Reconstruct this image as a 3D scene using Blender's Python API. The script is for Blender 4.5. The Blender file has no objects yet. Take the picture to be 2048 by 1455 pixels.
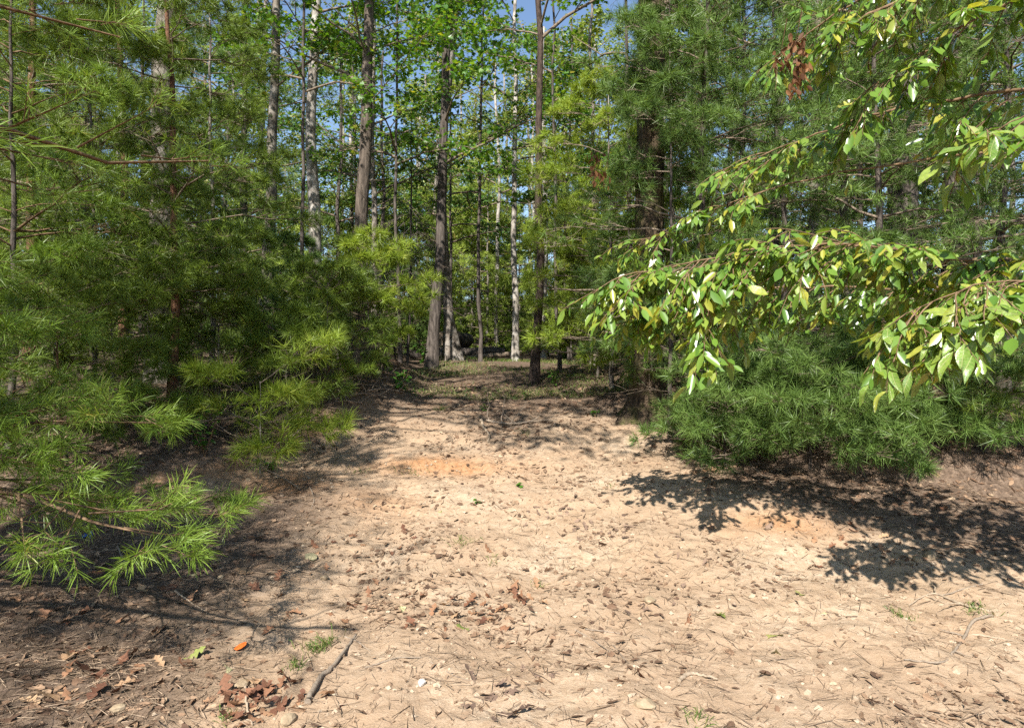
import bpy, math, random
import numpy as np
from mathutils import Vector, Matrix, Euler

SC = bpy.context.scene
COL = SC.collection
rad = math.radians
F_PX, CX, CY, EYE = 1300.0, 1024.0, 727.5, 1.6      # photograph: focal length and centre in its own pixels, eye height

# ---------------------------------------------------------------- camera, sky, sun, exposure
cam_d = bpy.data.cameras.new("camera")
cam_d.sensor_width = 36.0
cam_d.lens = 36.0 * F_PX / 2048.0
cam_d.clip_end = 1000.0
cam_d.clip_start = 0.05
cam = bpy.data.objects.new("camera", cam_d)
COL.objects.link(cam)
cam.location = (0, 0, EYE)
cam.rotation_euler = (rad(90), 0, 0)
SC.camera = cam

SUN = Vector((0.34, 0.98, -1.0)).normalized()        # direction the light travels
el = math.asin(-SUN.z)
world = bpy.data.worlds.new("World")
SC.world = world
world.use_nodes = True
nt = world.node_tree
sky = nt.nodes.new("ShaderNodeTexSky")
sky.sky_type = 'NISHITA'
sky.sun_disc = False
sky.sun_elevation = el
sky.sun_rotation = math.atan2(-SUN.x, -SUN.y)
sky.air_density = 1.0
sky.dust_density = 0.3
sky.ozone_density = 1.6
nt.links.new(sky.outputs[0], nt.nodes["Background"].inputs[0])
nt.nodes["Background"].inputs[1].default_value = 0.092

sun_d = bpy.data.lights.new("sun", 'SUN')
sun_d.energy = 5.0
sun_d.angle = rad(0.53)
sun_d.color = (1.0, 0.955, 0.88)
sun = bpy.data.objects.new("sun", sun_d)
COL.objects.link(sun)
sun.rotation_euler = SUN.to_track_quat('-Z', 'Y').to_euler()
sun.location = (-6, -10, 20)

vs = SC.view_settings
vs.view_transform = 'Standard'
vs.look = 'None'
vs.gamma = 1.0
vs.exposure = 1.2
vs.use_curve_mapping = False
SC.cycles.max_bounces = 4
SC.cycles.diffuse_bounces = 2
SC.cycles.glossy_bounces = 2
SC.cycles.transmission_bounces = 2
SC.cycles.transparent_max_bounces = 4
SC.cycles.caustics_reflective = False
SC.cycles.caustics_refractive = False
SC.cycles.sample_clamp_indirect = 4.0
SC.cycles.use_denoising = False
SC.cycles.adaptive_threshold = 0.018
SC.cycles.debug_use_spatial_splits = True

# ---------------------------------------------------------------- numpy helpers
def smooth(a, b, v):
    t = np.clip((v - a) / (b - a), 0, 1)
    return t * t * (3 - 2 * t)

def hash2(ix, iy, s):
    n = (ix.astype(np.int64) * 374761393 + iy.astype(np.int64) * 668265263 + s * 982451653) & 0x7fffffff
    n = ((n ^ (n >> 13)) * 1274126177) & 0x7fffffff
    n = (n ^ (n >> 16)) & 0xffffff
    return n / float(0xffffff)

def vnoise(x, y, s=0):
    x = np.asarray(x, float); y = np.asarray(y, float)
    ix = np.floor(x); iy = np.floor(y)
    fx = x - ix; fy = y - iy
    fx = fx * fx * (3 - 2 * fx); fy = fy * fy * (3 - 2 * fy)
    a = hash2(ix, iy, s); b = hash2(ix + 1, iy, s)
    c = hash2(ix, iy + 1, s); d = hash2(ix + 1, iy + 1, s)
    return (a * (1 - fx) + b * fx) * (1 - fy) + (c * (1 - fx) + d * fx) * fy - 0.5

PY = np.array([-40, 0, 3.0, 5.0, 6.5, 8.0, 9.5, 11.0, 13.0, 15.5, 18.0, 26.0, 60.0, 400.0])
PZ = np.array([0, 0, 0.0, 0.12, 0.36, 0.68, 1.02, 1.28, 1.50, 1.66, 1.72, 2.0, 5.5, 40.0])
LY = np.array([4.2, 5.0, 6.6, 7.75, 9.6, 12, 15, 18, 22])
LX = np.array([-6.5, -4.2, -2.5, -2.15, -1.25, -1.3, -2.2, -3.5, -6])
RY = np.array([5.2, 6.0, 6.9, 9.0, 12, 15, 18, 22])
RX = np.array([7.5, 5.0, 2.6, 1.55, 1.7, 2.4, 3.5, 6])

def edge_l(y): return np.interp(y, LY, LX)
def edge_r(y): return np.interp(y, RY, RX)

def bank(x, y):
    """0 on the bare track and the road side, 1 on top of the banks"""
    l = smooth(0.0, 0.9, edge_l(y) - x) * smooth(3.9, 4.9, y)
    r = smooth(0.0, 0.9, x - edge_r(y)) * smooth(4.9, 5.7, y)
    return np.maximum(l, r)

def gz(x, y):
    x = np.asarray(x, float); y = np.asarray(y, float)
    z = np.interp(y, PY, PZ)
    z = z * 0.5 + 0.25 * (np.interp(y - 0.5, PY, PZ) + np.interp(y + 0.5, PY, PZ))
    far = 1 - smooth(11, 17, y)
    z = z + bank(x, y) * 0.30 * far
    z = z + 0.16 * vnoise(x * 0.5, y * 0.5, 1) * smooth(2, 7, y)
    near = 1 - smooth(12, 20, np.hypot(x, y))
    z = z + near * (0.075 * vnoise(x * 1.9, y * 1.9, 2) + 0.030 * vnoise(x * 5.3, y * 5.3, 3)
                    + 0.020 * vnoise(x * 11, y * 11, 4) + 0.013 * vnoise(x * 26, y * 26, 5))
    return z

def at(u, v, d):
    """photo pixel at depth d (metres along the view)"""
    return np.array([(u - CX) / F_PX * d, d, EYE - (v - CY) / F_PX * d])

def on_ground(u, v):
    """where the ray through a photo pixel meets the ground"""
    d = np.arange(2.0, 40, 0.02)
    x = (u - CX) / F_PX * d
    z = EYE - (v - CY) / F_PX * d
    g = gz(x, d)
    k = np.argmax(z <= g)
    if not (z <= g).any(): k = 780
    return np.array([x[k], d[k], g[k]])

class Geo:
    """collects vertices, triangles and quads, one random value per face"""
    def __init__(s): s.v, s.t, s.q, s.rt, s.rq, s.n = [], [], [], [], [], 0
    def add(s, v, tris=None, quads=None, rt=None, rq=None):
        v = np.asarray(v, np.float32).reshape(-1, 3)
        if tris is not None and len(tris):
            s.t.append(np.asarray(tris, np.int32).reshape(-1, 3) + s.n)
            s.rt.append(np.zeros(len(s.t[-1])) if rt is None else np.broadcast_to(rt, (len(s.t[-1]),)))
        if quads is not None and len(quads):
            s.q.append(np.asarray(quads, np.int32).reshape(-1, 4) + s.n)
            s.rq.append(np.zeros(len(s.q[-1])) if rq is None else np.broadcast_to(rq, (len(s.q[-1]),)))
        s.v.append(v); s.n += len(v)
    def mesh(s, name, mat, origin=(0, 0, 0), smooth_q=True, smooth_t=False):
        me = bpy.data.meshes.new(name)
        if not s.v:
            me.materials.append(mat); return me
        v = np.concatenate(s.v) - np.asarray(origin, np.float32)
        t = np.concatenate(s.t) if s.t else np.zeros((0, 3), np.int32)
        q = np.concatenate(s.q) if s.q else np.zeros((0, 4), np.int32)
        r = np.concatenate(s.rt + s.rq) if (s.rt or s.rq) else np.zeros(0)
        me.vertices.add(len(v)); me.vertices.foreach_set("co", v.ravel().astype(np.float32))
        nl = len(t) * 3 + len(q) * 4
        me.loops.add(nl); me.loops.foreach_set("vertex_index", np.concatenate([t.ravel(), q.ravel()]).astype(np.int32))
        me.polygons.add(len(t) + len(q))
        st = np.concatenate([np.arange(len(t)) * 3, len(t) * 3 + np.arange(len(q)) * 4]).astype(np.int32)
        me.polygons.foreach_set("loop_start", st)
        sm = np.concatenate([np.full(len(t), smooth_t), np.full(len(q), smooth_q)])
        me.polygons.foreach_set("use_smooth", sm)
        a = me.attributes.new("rnd", 'FLOAT', 'FACE')
        a.data.foreach_set("value", r.astype(np.float32))
        me.materials.append(mat)
        me.update(calc_edges=True)
        return me

def norm(a):
    return a / np.maximum(np.linalg.norm(a, axis=-1, keepdims=True), 1e-9)

def frame(d, rng=None):
    """two unit vectors square to d"""
    h = np.where(np.abs(d[..., 2:3]) > 0.9, np.array([1.0, 0, 0]), np.array([0, 0, 1.0]))
    a = norm(np.cross(d, h)); b = np.cross(d, a)
    if rng is not None:
        p = rng.uniform(0, 2 * np.pi, d.shape[:-1])[..., None]
        a, b = a * np.cos(p) + b * np.sin(p), b * np.cos(p) - a * np.sin(p)
    return a, b

def add_segs(g, P0, P1, R0, R1, sides=3):
    P0 = np.asarray(P0, float).reshape(-1, 3); P1 = np.asarray(P1, float).reshape(-1, 3)
    n = len(P0)
    if n == 0: return
    R0 = np.broadcast_to(R0, (n,)); R1 = np.broadcast_to(R1, (n,))
    a, b = frame(norm(P1 - P0))
    an = np.arange(sides) * 2 * np.pi / sides
    ring = a[:, None, :] * np.cos(an)[None, :, None] + b[:, None, :] * np.sin(an)[None, :, None]
    v = np.concatenate([P0[:, None] + ring * R0[:, None, None], P1[:, None] + ring * R1[:, None, None]], 1)
    k = np.arange(sides); k2 = (k + 1) % sides
    q = np.stack([k, k2, k2 + sides, k + sides], 1)
    q = q[None] + (np.arange(n) * 2 * sides)[:, None, None]
    g.add(v, quads=q.reshape(-1, 4))

def add_tube(g, pts, radii, sides=8, rough=0.0, rng=None, cap=True, flare=None):
    pts = np.asarray(pts, float); radii = np.asarray(radii, float)
    n = len(pts)
    d = norm(np.gradient(pts, axis=0))
    a = norm(np.cross(d, np.array([0.31, 0.95, 0.05]) if abs(d[0][2]) > 0.5 else np.array([0, 0, 1.0]))); b = np.cross(d, a)
    an = np.arange(sides) * 2 * np.pi / sides
    rr = np.repeat(radii[:, None], sides, 1)
    if rough and rng is not None:
        rr = rr * (1 + rough * rng.standard_normal((n, sides)))
    if flare is not None:
        rr = rr * flare(np.repeat(pts[:, 2:3] - pts[0, 2], sides, 1), np.repeat(an[None], n, 0))
    v = pts[:, None] + a[:, None] * (np.cos(an)[None, :, None] * rr[..., None]) + b[:, None] * (np.sin(an)[None, :, None] * rr[..., None])
    k = np.arange(sides); k2 = (k + 1) % sides
    q = np.stack([k, k2, k2 + sides, k + sides], 1)[None] + (np.arange(n - 1) * sides)[:, None, None]
    g.add(v, quads=q.reshape(-1, 4))
    if cap:
        base = g.n - n * sides
        for ring0 in (0, n - 1):
            c = g.n
            g.add(pts[ring0][None])
            f = np.stack([np.full(sides, c), base + ring0 * sides + k, base + ring0 * sides + k2], 1)
            g.t.append(f.astype(np.int32)); g.rt.append(np.zeros(sides))

def add_needles(g, base, d, L, w, bend, rng, tone=None):
    """pine needles: thin blades, bent a little; with bend None one triangle each"""
    n = len(base)
    if n == 0: return
    L = np.broadcast_to(L, (n,))[:, None]
    a, b = frame(d, rng)
    r = rng.random(n)
    if tone is not None: r = np.clip(.45 * r + .55 * tone, 0, 1)
    tip = base + d * L
    if bend is None:
        v = np.stack([base - a * w, base + a * w, tip], 1)
        g.add(v, tris=np.arange(n * 3).reshape(-1, 3), rt=r)
    else:
        tip = tip + b * (L * bend * rng.uniform(-1, 1, (n, 1))) - np.array([0, 0, 1.0]) * L * abs(bend) * 0.7
        mid = base + d * L * 0.55
        v = np.stack([base - a * w * 0.8, base + a * w * 0.8, mid + a * w, mid - a * w, tip], 1)
        i = np.arange(n) * 5
        g.add(v, tris=np.stack([i + 3, i + 2, i + 4], 1), quads=np.stack([i, i + 1, i + 2, i + 3], 1), rt=r, rq=r)

def add_leaves(g, base, d, nrm, L, W, rng, kind="oval"):
    n = len(base)
    if n == 0: return
    L = np.broadcast_to(L, (n,))[:, None]; W = np.broadcast_to(W, (n,))[:, None]
    s = norm(np.cross(nrm, d)); u = np.cross(d, s)
    r = rng.random(n)
    fold = rng.uniform(0.0, 0.5, (n, 1)); drop = rng.uniform(0.0, 0.45, (n, 1))
    if kind == "diamond":
        m = base + d * L * 0.45
        v = np.stack([base, m + s * W * 0.5 + u * W * fold * 0.5, base + d * L - u * L * drop * 0.4, m - s * W * 0.5 + u * W * fold * 0.5], 1)
        i = np.arange(n) * 4
        g.add(v, tris=np.concatenate([np.stack([i, i + 1, i + 2], 1), np.stack([i, i + 2, i + 3], 1)]), rt=np.concatenate([r, r]))
    elif kind == "oval":
        p = lambda t, x: base + d * L * t + s * W * x + u * (W * abs(x) * fold - L * drop * t * t * 0.5)
        v = np.stack([p(0, 0), p(.28, .42), p(.62, .46), p(1, 0), p(.62, -.46), p(.28, -.42)], 1)
        i = np.arange(n) * 6
        q = np.concatenate([np.stack([i, i + 1, i + 2, i + 3], 1), np.stack([i, i + 3, i + 4, i + 5], 1)])
        g.add(v, quads=q, rq=np.concatenate([r, r]))
    else:   # maple: five pointed lobes
        an = np.radians([180, 118, 78, 62, 32, 18, 0, -18, -32, -62, -78, -118])
        rd = np.array([.30, .42, .80, .36, .85, .45, 1.0, .45, .85, .36, .80, .42])
        c = base + d * L * 0.35
        pts = [c]
        for A, R in zip(an, rd):
            pts.append(c + (d * np.cos(A) * L * 0.65 + s * np.sin(A) * W * 0.62) * R + u * (abs(np.sin(A)) * W * fold * 0.4 * R - L * drop * 0.35 * max(np.cos(A), 0) * R))
        v = np.stack(pts, 1); k = len(an)
        i = np.arange(n) * (k + 1)
        f = [np.stack([i, i + 1 + j, i + 1 + (j + 1) % k], 1) for j in range(k)]
        g.add(v, tris=np.concatenate(f), rt=np.concatenate([r] * k))

# ---------------------------------------------------------------- scene graph helpers
def thing(name, label, cat, loc=(0, 0, 0), group=None):
    o = bpy.data.objects.new(name, None)
    COL.objects.link(o)
    o.location = [float(c) for c in loc]
    o.empty_display_size = 0.2
    o["label"] = label; o["category"] = cat
    if group: o["group"] = group
    return o

def part(name, me, parent=None, stuff=False):
    o = bpy.data.objects.new(name, me)
    COL.objects.link(o)
    if parent is not None: o.parent = parent
    if stuff: o["kind"] = "stuff"
    return o

def tag(o, label, cat, group=None):
    o["label"] = label; o["category"] = cat
    if group: o["group"] = group
    return o

def copy_tree(root, loc, rz, sc, label, group=None):
    r = root.copy(); COL.objects.link(r)
    r.location = [float(c) for c in loc]; r.rotation_euler = (0, 0, rz); r.scale = (sc, sc, sc)
    r["label"] = label
    if group: r["group"] = group
    for ch in list(root.children):
        c = ch.copy(); COL.objects.link(c); c.parent = r
    return r

# ---------------------------------------------------------------- materials
def mat_new(name):
    m = bpy.data.materials.new(name); m.use_nodes = True
    t = m.node_tree; t.nodes.clear()
    out = t.nodes.new("ShaderNodeOutputMaterial")
    return m, t, out

def ramp(t, fac, stops):
    r = t.nodes.new("ShaderNodeValToRGB")
    e = r.color_ramp.elements
    while len(e) < len(stops): e.new(0.5)
    for k, (p, c) in enumerate(stops):
        e[k].position = p; e[k].color = (*c, 1)
    t.links.new(fac, r.inputs[0])
    return r.outputs[0]

def noise(t, scale, detail=3, rough=0.6, vec=None, dist=0.0):
    n = t.nodes.new("ShaderNodeTexNoise")
    n.inputs["Scale"].default_value = scale; n.inputs["Detail"].default_value = detail
    n.inputs["Roughness"].default_value = rough; n.inputs["Distortion"].default_value = dist
    if vec is not None: t.links.new(vec, n.inputs["Vector"])
    return n.outputs["Fac"]

def mixc(t, fac, a, b, mode='MIX'):
    m = t.nodes.new("ShaderNodeMix"); m.data_type = 'RGBA'; m.blend_type = mode
    for sock, val in ((m.inputs[0], fac), (m.inputs[6], a), (m.inputs[7], b)):
        if isinstance(val, (int, float)): sock.default_value = val
        elif isinstance(val, tuple): sock.default_value = (*val, 1)
        else: t.links.new(val, sock)
    return m.outputs[2]

def math_n(t, op, a, b=0.0):
    m = t.nodes.new("ShaderNodeMath"); m.operation = op
    for sock, val in ((m.inputs[0], a), (m.inputs[1], b)):
        if isinstance(val, (int, float)): sock.default_value = val
        else: t.links.new(val, sock)
    return m.outputs[0]

def attr(t, name):
    a = t.nodes.new("ShaderNodeAttribute"); a.attribute_name = name
    return a.outputs["Fac"]

def foliage_mat(name, stops, trans=0.35, rough=0.45, spec=0.4, tint=(1.15, 1.1, 0.55), source="rnd", veins=False):
    m, t, out = mat_new(name)
    if source == "rnd": f = attr(t, "rnd")
    else:
        oi = t.nodes.new("ShaderNodeObjectInfo"); f = oi.outputs["Random"]
    c = ramp(t, f, stops)
    p = t.nodes.new("ShaderNodeBsdfPrincipled")
    if veins:
        tc = t.nodes.new("ShaderNodeTexCoord"); sx = t.nodes.new("ShaderNodeSeparateXYZ"); t.links.new(tc.outputs["Object"], sx.inputs[0])
        ax = math_n(t, 'ABSOLUTE', sx.outputs[0])
        rib = math_n(t, 'LESS_THAN', ax, .012)
        sv = math_n(t, 'GREATER_THAN', math_n(t, 'SINE', math_n(t, 'MULTIPLY', math_n(t, 'SUBTRACT', sx.outputs[1], math_n(t, 'MULTIPLY', ax, .8)), 52.0)), .86)
        ve = math_n(t, 'MAXIMUM', rib, math_n(t, 'MULTIPLY', sv, .5))
        va = t.nodes.new("ShaderNodeVectorMath"); va.operation = 'ADD'; t.links.new(tc.outputs["Object"], va.inputs[0]); t.links.new(f, va.inputs[1])
        nz = noise(t, 7.0, 5, .65, va.outputs[0])
        c = mixc(t, 1.0, c, ramp(t, nz, [(.3, (.62, .66, .6)), (.68, (1.22, 1.2, 1.1))]), 'MULTIPLY')
        c = mixc(t, ramp(t, nz, [(.66, (0, 0, 0)), (.76, (.7, .7, .7))]), c, (.25, .17, .05))
        c = mixc(t, ve, c, (.30, .34, .12))
        bp = t.nodes.new("ShaderNodeBump"); bp.inputs["Strength"].default_value = .5; bp.inputs["Distance"].default_value = .006
        t.links.new(math_n(t, 'SUBTRACT', nz, math_n(t, 'MULTIPLY', ve, .6)), bp.inputs["Height"]); t.links.new(bp.outputs[0], p.inputs["Normal"])
    p.inputs["Roughness"].default_value = rough
    p.inputs["Specular IOR Level"].default_value = spec
    t.links.new(c, p.inputs["Base Color"])
    tr = t.nodes.new("ShaderNodeBsdfTranslucent")
    t.links.new(mixc(t, 1.0, c, tint, 'MULTIPLY'), tr.inputs["Color"])
    mx = t.nodes.new("ShaderNodeMixShader"); mx.inputs[0].default_value = trans
    t.links.new(p.outputs[0], mx.inputs[1]); t.links.new(tr.outputs[0], mx.inputs[2])
    t.links.new(mx.outputs[0], out.inputs[0])
    return m

def bark_mat(name, dark, light, blotch=None, scale=14.0, stretch=0.18, bump=0.6, moss=None):
    m, t, out = mat_new(name)
    tc = t.nodes.new("ShaderNodeTexCoord")
    mp = t.nodes.new("ShaderNodeMapping"); mp.inputs["Scale"].default_value = (1, 1, stretch)
    t.links.new(tc.outputs["Object"], mp.inputs[0])
    n1 = noise(t, scale, 6, 0.65, mp.outputs[0], 0.4)
    c = ramp(t, n1, [(0.36, dark), (0.62, light)])
    if blotch:
        n2 = noise(t, 5.0, 4, 0.6, tc.outputs["Object"])
        c = mixc(t, ramp(t, n2, [(0.47, (0, 0, 0)), (0.58, (1, 1, 1))]), c, blotch)
    if moss:
        n3 = noise(t, 3.0, 4, 0.7, tc.outputs["Object"])
        c = mixc(t, ramp(t, n3, [(0.45, (0, 0, 0)), (0.62, (.75, .75, .75))]), c, moss)
    p = t.nodes.new("ShaderNodeBsdfPrincipled")
    p.inputs["Roughness"].default_value = 0.9; p.inputs["Specular IOR Level"].default_value = 0.15
    t.links.new(c, p.inputs["Base Color"])
    b = t.nodes.new("ShaderNodeBump"); b.inputs["Strength"].default_value = bump; b.inputs["Distance"].default_value = 0.03
    t.links.new(n1, b.inputs["Height"]); t.links.new(b.outputs[0], p.inputs["Normal"])
    t.links.new(p.outputs[0], out.inputs[0])
    return m

def plain_mat(name, stops, rough=0.85, source="rnd", nscale=30.0, spec=0.2, bump=0.0):
    m, t, out = mat_new(name)
    if source == "rnd": f = attr(t, "rnd")
    elif source == "obj":
        oi = t.nodes.new("ShaderNodeObjectInfo"); f = oi.outputs["Random"]
    else:
        tc = t.nodes.new("ShaderNodeTexCoord"); f = noise(t, nscale, 5, 0.6, tc.outputs["Object"])
    c = ramp(t, f, stops)
    if source != "noise":
        tc = t.nodes.new("ShaderNodeTexCoord"); n = noise(t, nscale, 4, 0.6, tc.outputs["Object"])
        c = mixc(t, 0.55, c, ramp(t, n, [(0.3, (.45, .42, .4)), (0.7, (1.25, 1.2, 1.15))]), 'MULTIPLY')
    p = t.nodes.new("ShaderNodeBsdfPrincipled")
    p.inputs["Roughness"].default_value = rough; p.inputs["Specular IOR Level"].default_value = spec
    t.links.new(c, p.inputs["Base Color"])
    if bump:
        b = t.nodes.new("ShaderNodeBump"); b.inputs["Strength"].default_value = bump; b.inputs["Distance"].default_value = 0.01
        tc2 = t.nodes.new("ShaderNodeTexCoord")
        t.links.new(noise(t, nscale * 1.5, 5, 0.6, tc2.outputs["Object"]), b.inputs["Height"]); t.links.new(b.outputs[0], p.inputs["Normal"])
    t.links.new(p.outputs[0], out.inputs[0])
    return m

M = {}
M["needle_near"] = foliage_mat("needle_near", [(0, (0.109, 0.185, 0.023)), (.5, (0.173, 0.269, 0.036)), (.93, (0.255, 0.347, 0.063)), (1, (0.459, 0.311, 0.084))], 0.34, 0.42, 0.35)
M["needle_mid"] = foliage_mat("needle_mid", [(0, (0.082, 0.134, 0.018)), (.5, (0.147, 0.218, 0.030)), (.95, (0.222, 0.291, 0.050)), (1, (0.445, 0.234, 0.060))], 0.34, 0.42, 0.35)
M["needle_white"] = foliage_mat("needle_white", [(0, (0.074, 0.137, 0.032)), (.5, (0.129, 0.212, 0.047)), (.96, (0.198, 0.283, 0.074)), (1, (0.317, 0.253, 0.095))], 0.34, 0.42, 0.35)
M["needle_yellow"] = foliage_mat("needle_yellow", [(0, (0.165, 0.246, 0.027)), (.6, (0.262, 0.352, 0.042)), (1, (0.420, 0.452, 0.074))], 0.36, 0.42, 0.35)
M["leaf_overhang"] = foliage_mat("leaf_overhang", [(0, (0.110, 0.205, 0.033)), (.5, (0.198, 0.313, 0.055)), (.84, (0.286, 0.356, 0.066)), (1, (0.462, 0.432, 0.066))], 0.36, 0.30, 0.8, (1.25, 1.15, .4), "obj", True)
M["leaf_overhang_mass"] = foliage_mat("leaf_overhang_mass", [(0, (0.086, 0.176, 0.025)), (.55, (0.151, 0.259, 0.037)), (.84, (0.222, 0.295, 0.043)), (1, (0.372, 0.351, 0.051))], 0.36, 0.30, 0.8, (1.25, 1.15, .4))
M["leaf_red"] = foliage_mat("leaf_red", [(0, (.6, .05, .06)), (1, (.6, .08, .07))], .3, .35, .6, (1, .8, .8), "obj")
M["leaf_maple"] = foliage_mat("leaf_maple", [(0, (0.062, 0.160, 0.019)), (.6, (0.108, 0.229, 0.030)), (.9, (0.185, 0.304, 0.041)), (1, (0.371, 0.365, 0.054))], 0.42, 0.38, 0.45, (1.3, 1.2, .35))
M["leaf_oak"] = foliage_mat("leaf_oak", [(0, (0.054, 0.122, 0.022)), (.6, (0.093, 0.191, 0.035)), (.9, (0.139, 0.243, 0.048)), (1, (0.309, 0.258, 0.068))], 0.36, 0.36, 0.5)
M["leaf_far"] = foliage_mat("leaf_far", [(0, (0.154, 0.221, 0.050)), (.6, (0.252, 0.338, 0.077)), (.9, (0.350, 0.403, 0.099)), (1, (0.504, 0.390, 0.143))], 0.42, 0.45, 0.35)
M["needle_far_lit"] = foliage_mat("needle_far_lit", [(0, (0.195, 0.279, 0.047)), (.6, (0.315, 0.412, 0.074)), (1, (0.450, 0.505, 0.105))], 0.36, 0.45, 0.3)  # far needles painted paler, in place of sunlight and haze
M["leaf_dead"] = foliage_mat("leaf_dead", [(0, (.10, .045, .022)), (1, (.24, .115, .05))], 0.3, 0.6, 0.2, (1.1, .8, .5))
M["leaf_plant"] = foliage_mat("leaf_plant", [(0, (.045, .13, .022)), (1, (.10, .22, .03))], 0.4, 0.4, 0.4, (1.2, 1.2, .4))
M["grass"] = foliage_mat("grass", [(0, (.06, .12, .02)), (.55, (.12, .19, .035)), (.7, (.24, .22, .09)), (1, (.36, .30, .15))], 0.35, 0.45, 0.35)
M["bark_grey"] = bark_mat("bark_grey", (.055, .045, .036), (.19, .16, .13), (.23, .205, .175), 20, .22)
M["bark_pale"] = bark_mat("bark_pale", (.11, .09, .072), (.30, .27, .23), (.38, .35, .31), 22, .3, 0.5)
M["bark_brown"] = bark_mat("bark_brown", (.022, .016, .013), (.085, .060, .047), None, 26, .35, 0.9)
M["bark_umber"] = bark_mat("bark_umber", (.040, .032, .026), (.15, .12, .095), None, 22, .2, 0.8)
M["bark_dark"] = bark_mat("bark_dark", (.030, .024, .020), (.12, .10, .085), None, 24, .2, 0.8)
M["bark_red"] = bark_mat("bark_red", (.06, .03, .018), (.19, .10, .06), None, 30, .5, 0.7)
M["bark_orange"] = bark_mat("bark_orange", (.20, .08, .03), (.40, .19, .085), None, 30, .5, 0.5)
M["bark_mossy"] = bark_mat("bark_mossy", (.020, .015, .010), (.12, .085, .055), None, 22, .10, 1.0, (.075, .08, .022))
M["twig"] = bark_mat("twig", (.09, .065, .045), (.24, .19, .14), None, 30, .5, 0.3)
M["twig_brown"] = bark_mat("twig_brown", (.09, .055, .03), (.22, .145, .085), None, 30, .5, 0.3)
M["stick"] = plain_mat("stick", [(0, (.10, .075, .055)), (1, (.36, .29, .22))], 0.9, "noise", 40, .1, .5)
M["stick_pale"] = plain_mat("stick_pale", [(0.2, (.20, .15, .10)), (0.8, (.42, .33, .24))], 0.85, "noise", 30, .15, .4)
M["fallen"] = plain_mat("fallen", [(0, (.11, .05, .03)), (.35, (.19, .09, .05)), (.7, (.26, .145, .08)), (1, (.36, .24, .14))], 0.75, "obj", 14, .25, .3)
M["fallen_grey"] = plain_mat("fallen_grey", [(0, (.09, .06, .045)), (1, (.24, .165, .12))], 0.85, "obj", 14, .2, .3)
M["fallen_green"] = plain_mat("fallen_green", [(0, (.17, .21, .05)), (.6, (.30, .29, .10)), (1, (.40, .37, .21))], 0.6, "obj", 14, .3, .3)
M["fallen_orange"] = plain_mat("fallen_orange", [(0, (.55, .12, .02)), (1, (.62, .19, .04))], 0.6, "obj", 40, .3)
M["litter"] = plain_mat("litter", [(0, (.075, .045, .03)), (.5, (.17, .105, .065)), (.85, (.27, .18, .115)), (1, (.40, .30, .20))], 0.85, "rnd", 60, .2)
M["straw"] = plain_mat("straw", [(0, (.085, .055, .035)), (.5, (.18, .125, .082)), (1, (.36, .27, .185))], 0.7, "rnd", 20, .3)
M["pebble"] = plain_mat("pebble", [(0, (.19, .13, .085)), (.7, (.33, .245, .17)), (1, (.42, .34, .25))], 0.9, "rnd", 25, .1, .4)
M["stone"] = plain_mat("stone", [(0.3, (.20, .145, .09)), (.7, (.36, .28, .185))], 0.9, "noise", 18, .15, .8)
M["stone_green"] = plain_mat("stone_green", [(0.3, (.15, .14, .085)), (.7, (.30, .265, .155))], 0.9, "noise", 14, .15, .6)
M["stone_white"] = plain_mat("stone_white", [(0.3, (.42, .39, .34)), (.7, (.58, .55, .50))], 0.8, "noise", 14, .2, .5)
M["blue_plastic"] = plain_mat("blue_plastic", [(0.3, (.01, .05, .22)), (.7, (.03, .12, .45))], 0.35, "noise", 10, .5)
M["log_end"] = plain_mat("log_end", [(0.3, (.12, .09, .06)), (.7, (.30, .23, .16))], 0.9, "noise", 20, .1, .5)
M["wire"] = plain_mat("wire", [(0, (.18, .18, .17)), (1, (.30, .30, .29))], 0.5, "noise", 10, .4)

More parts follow.
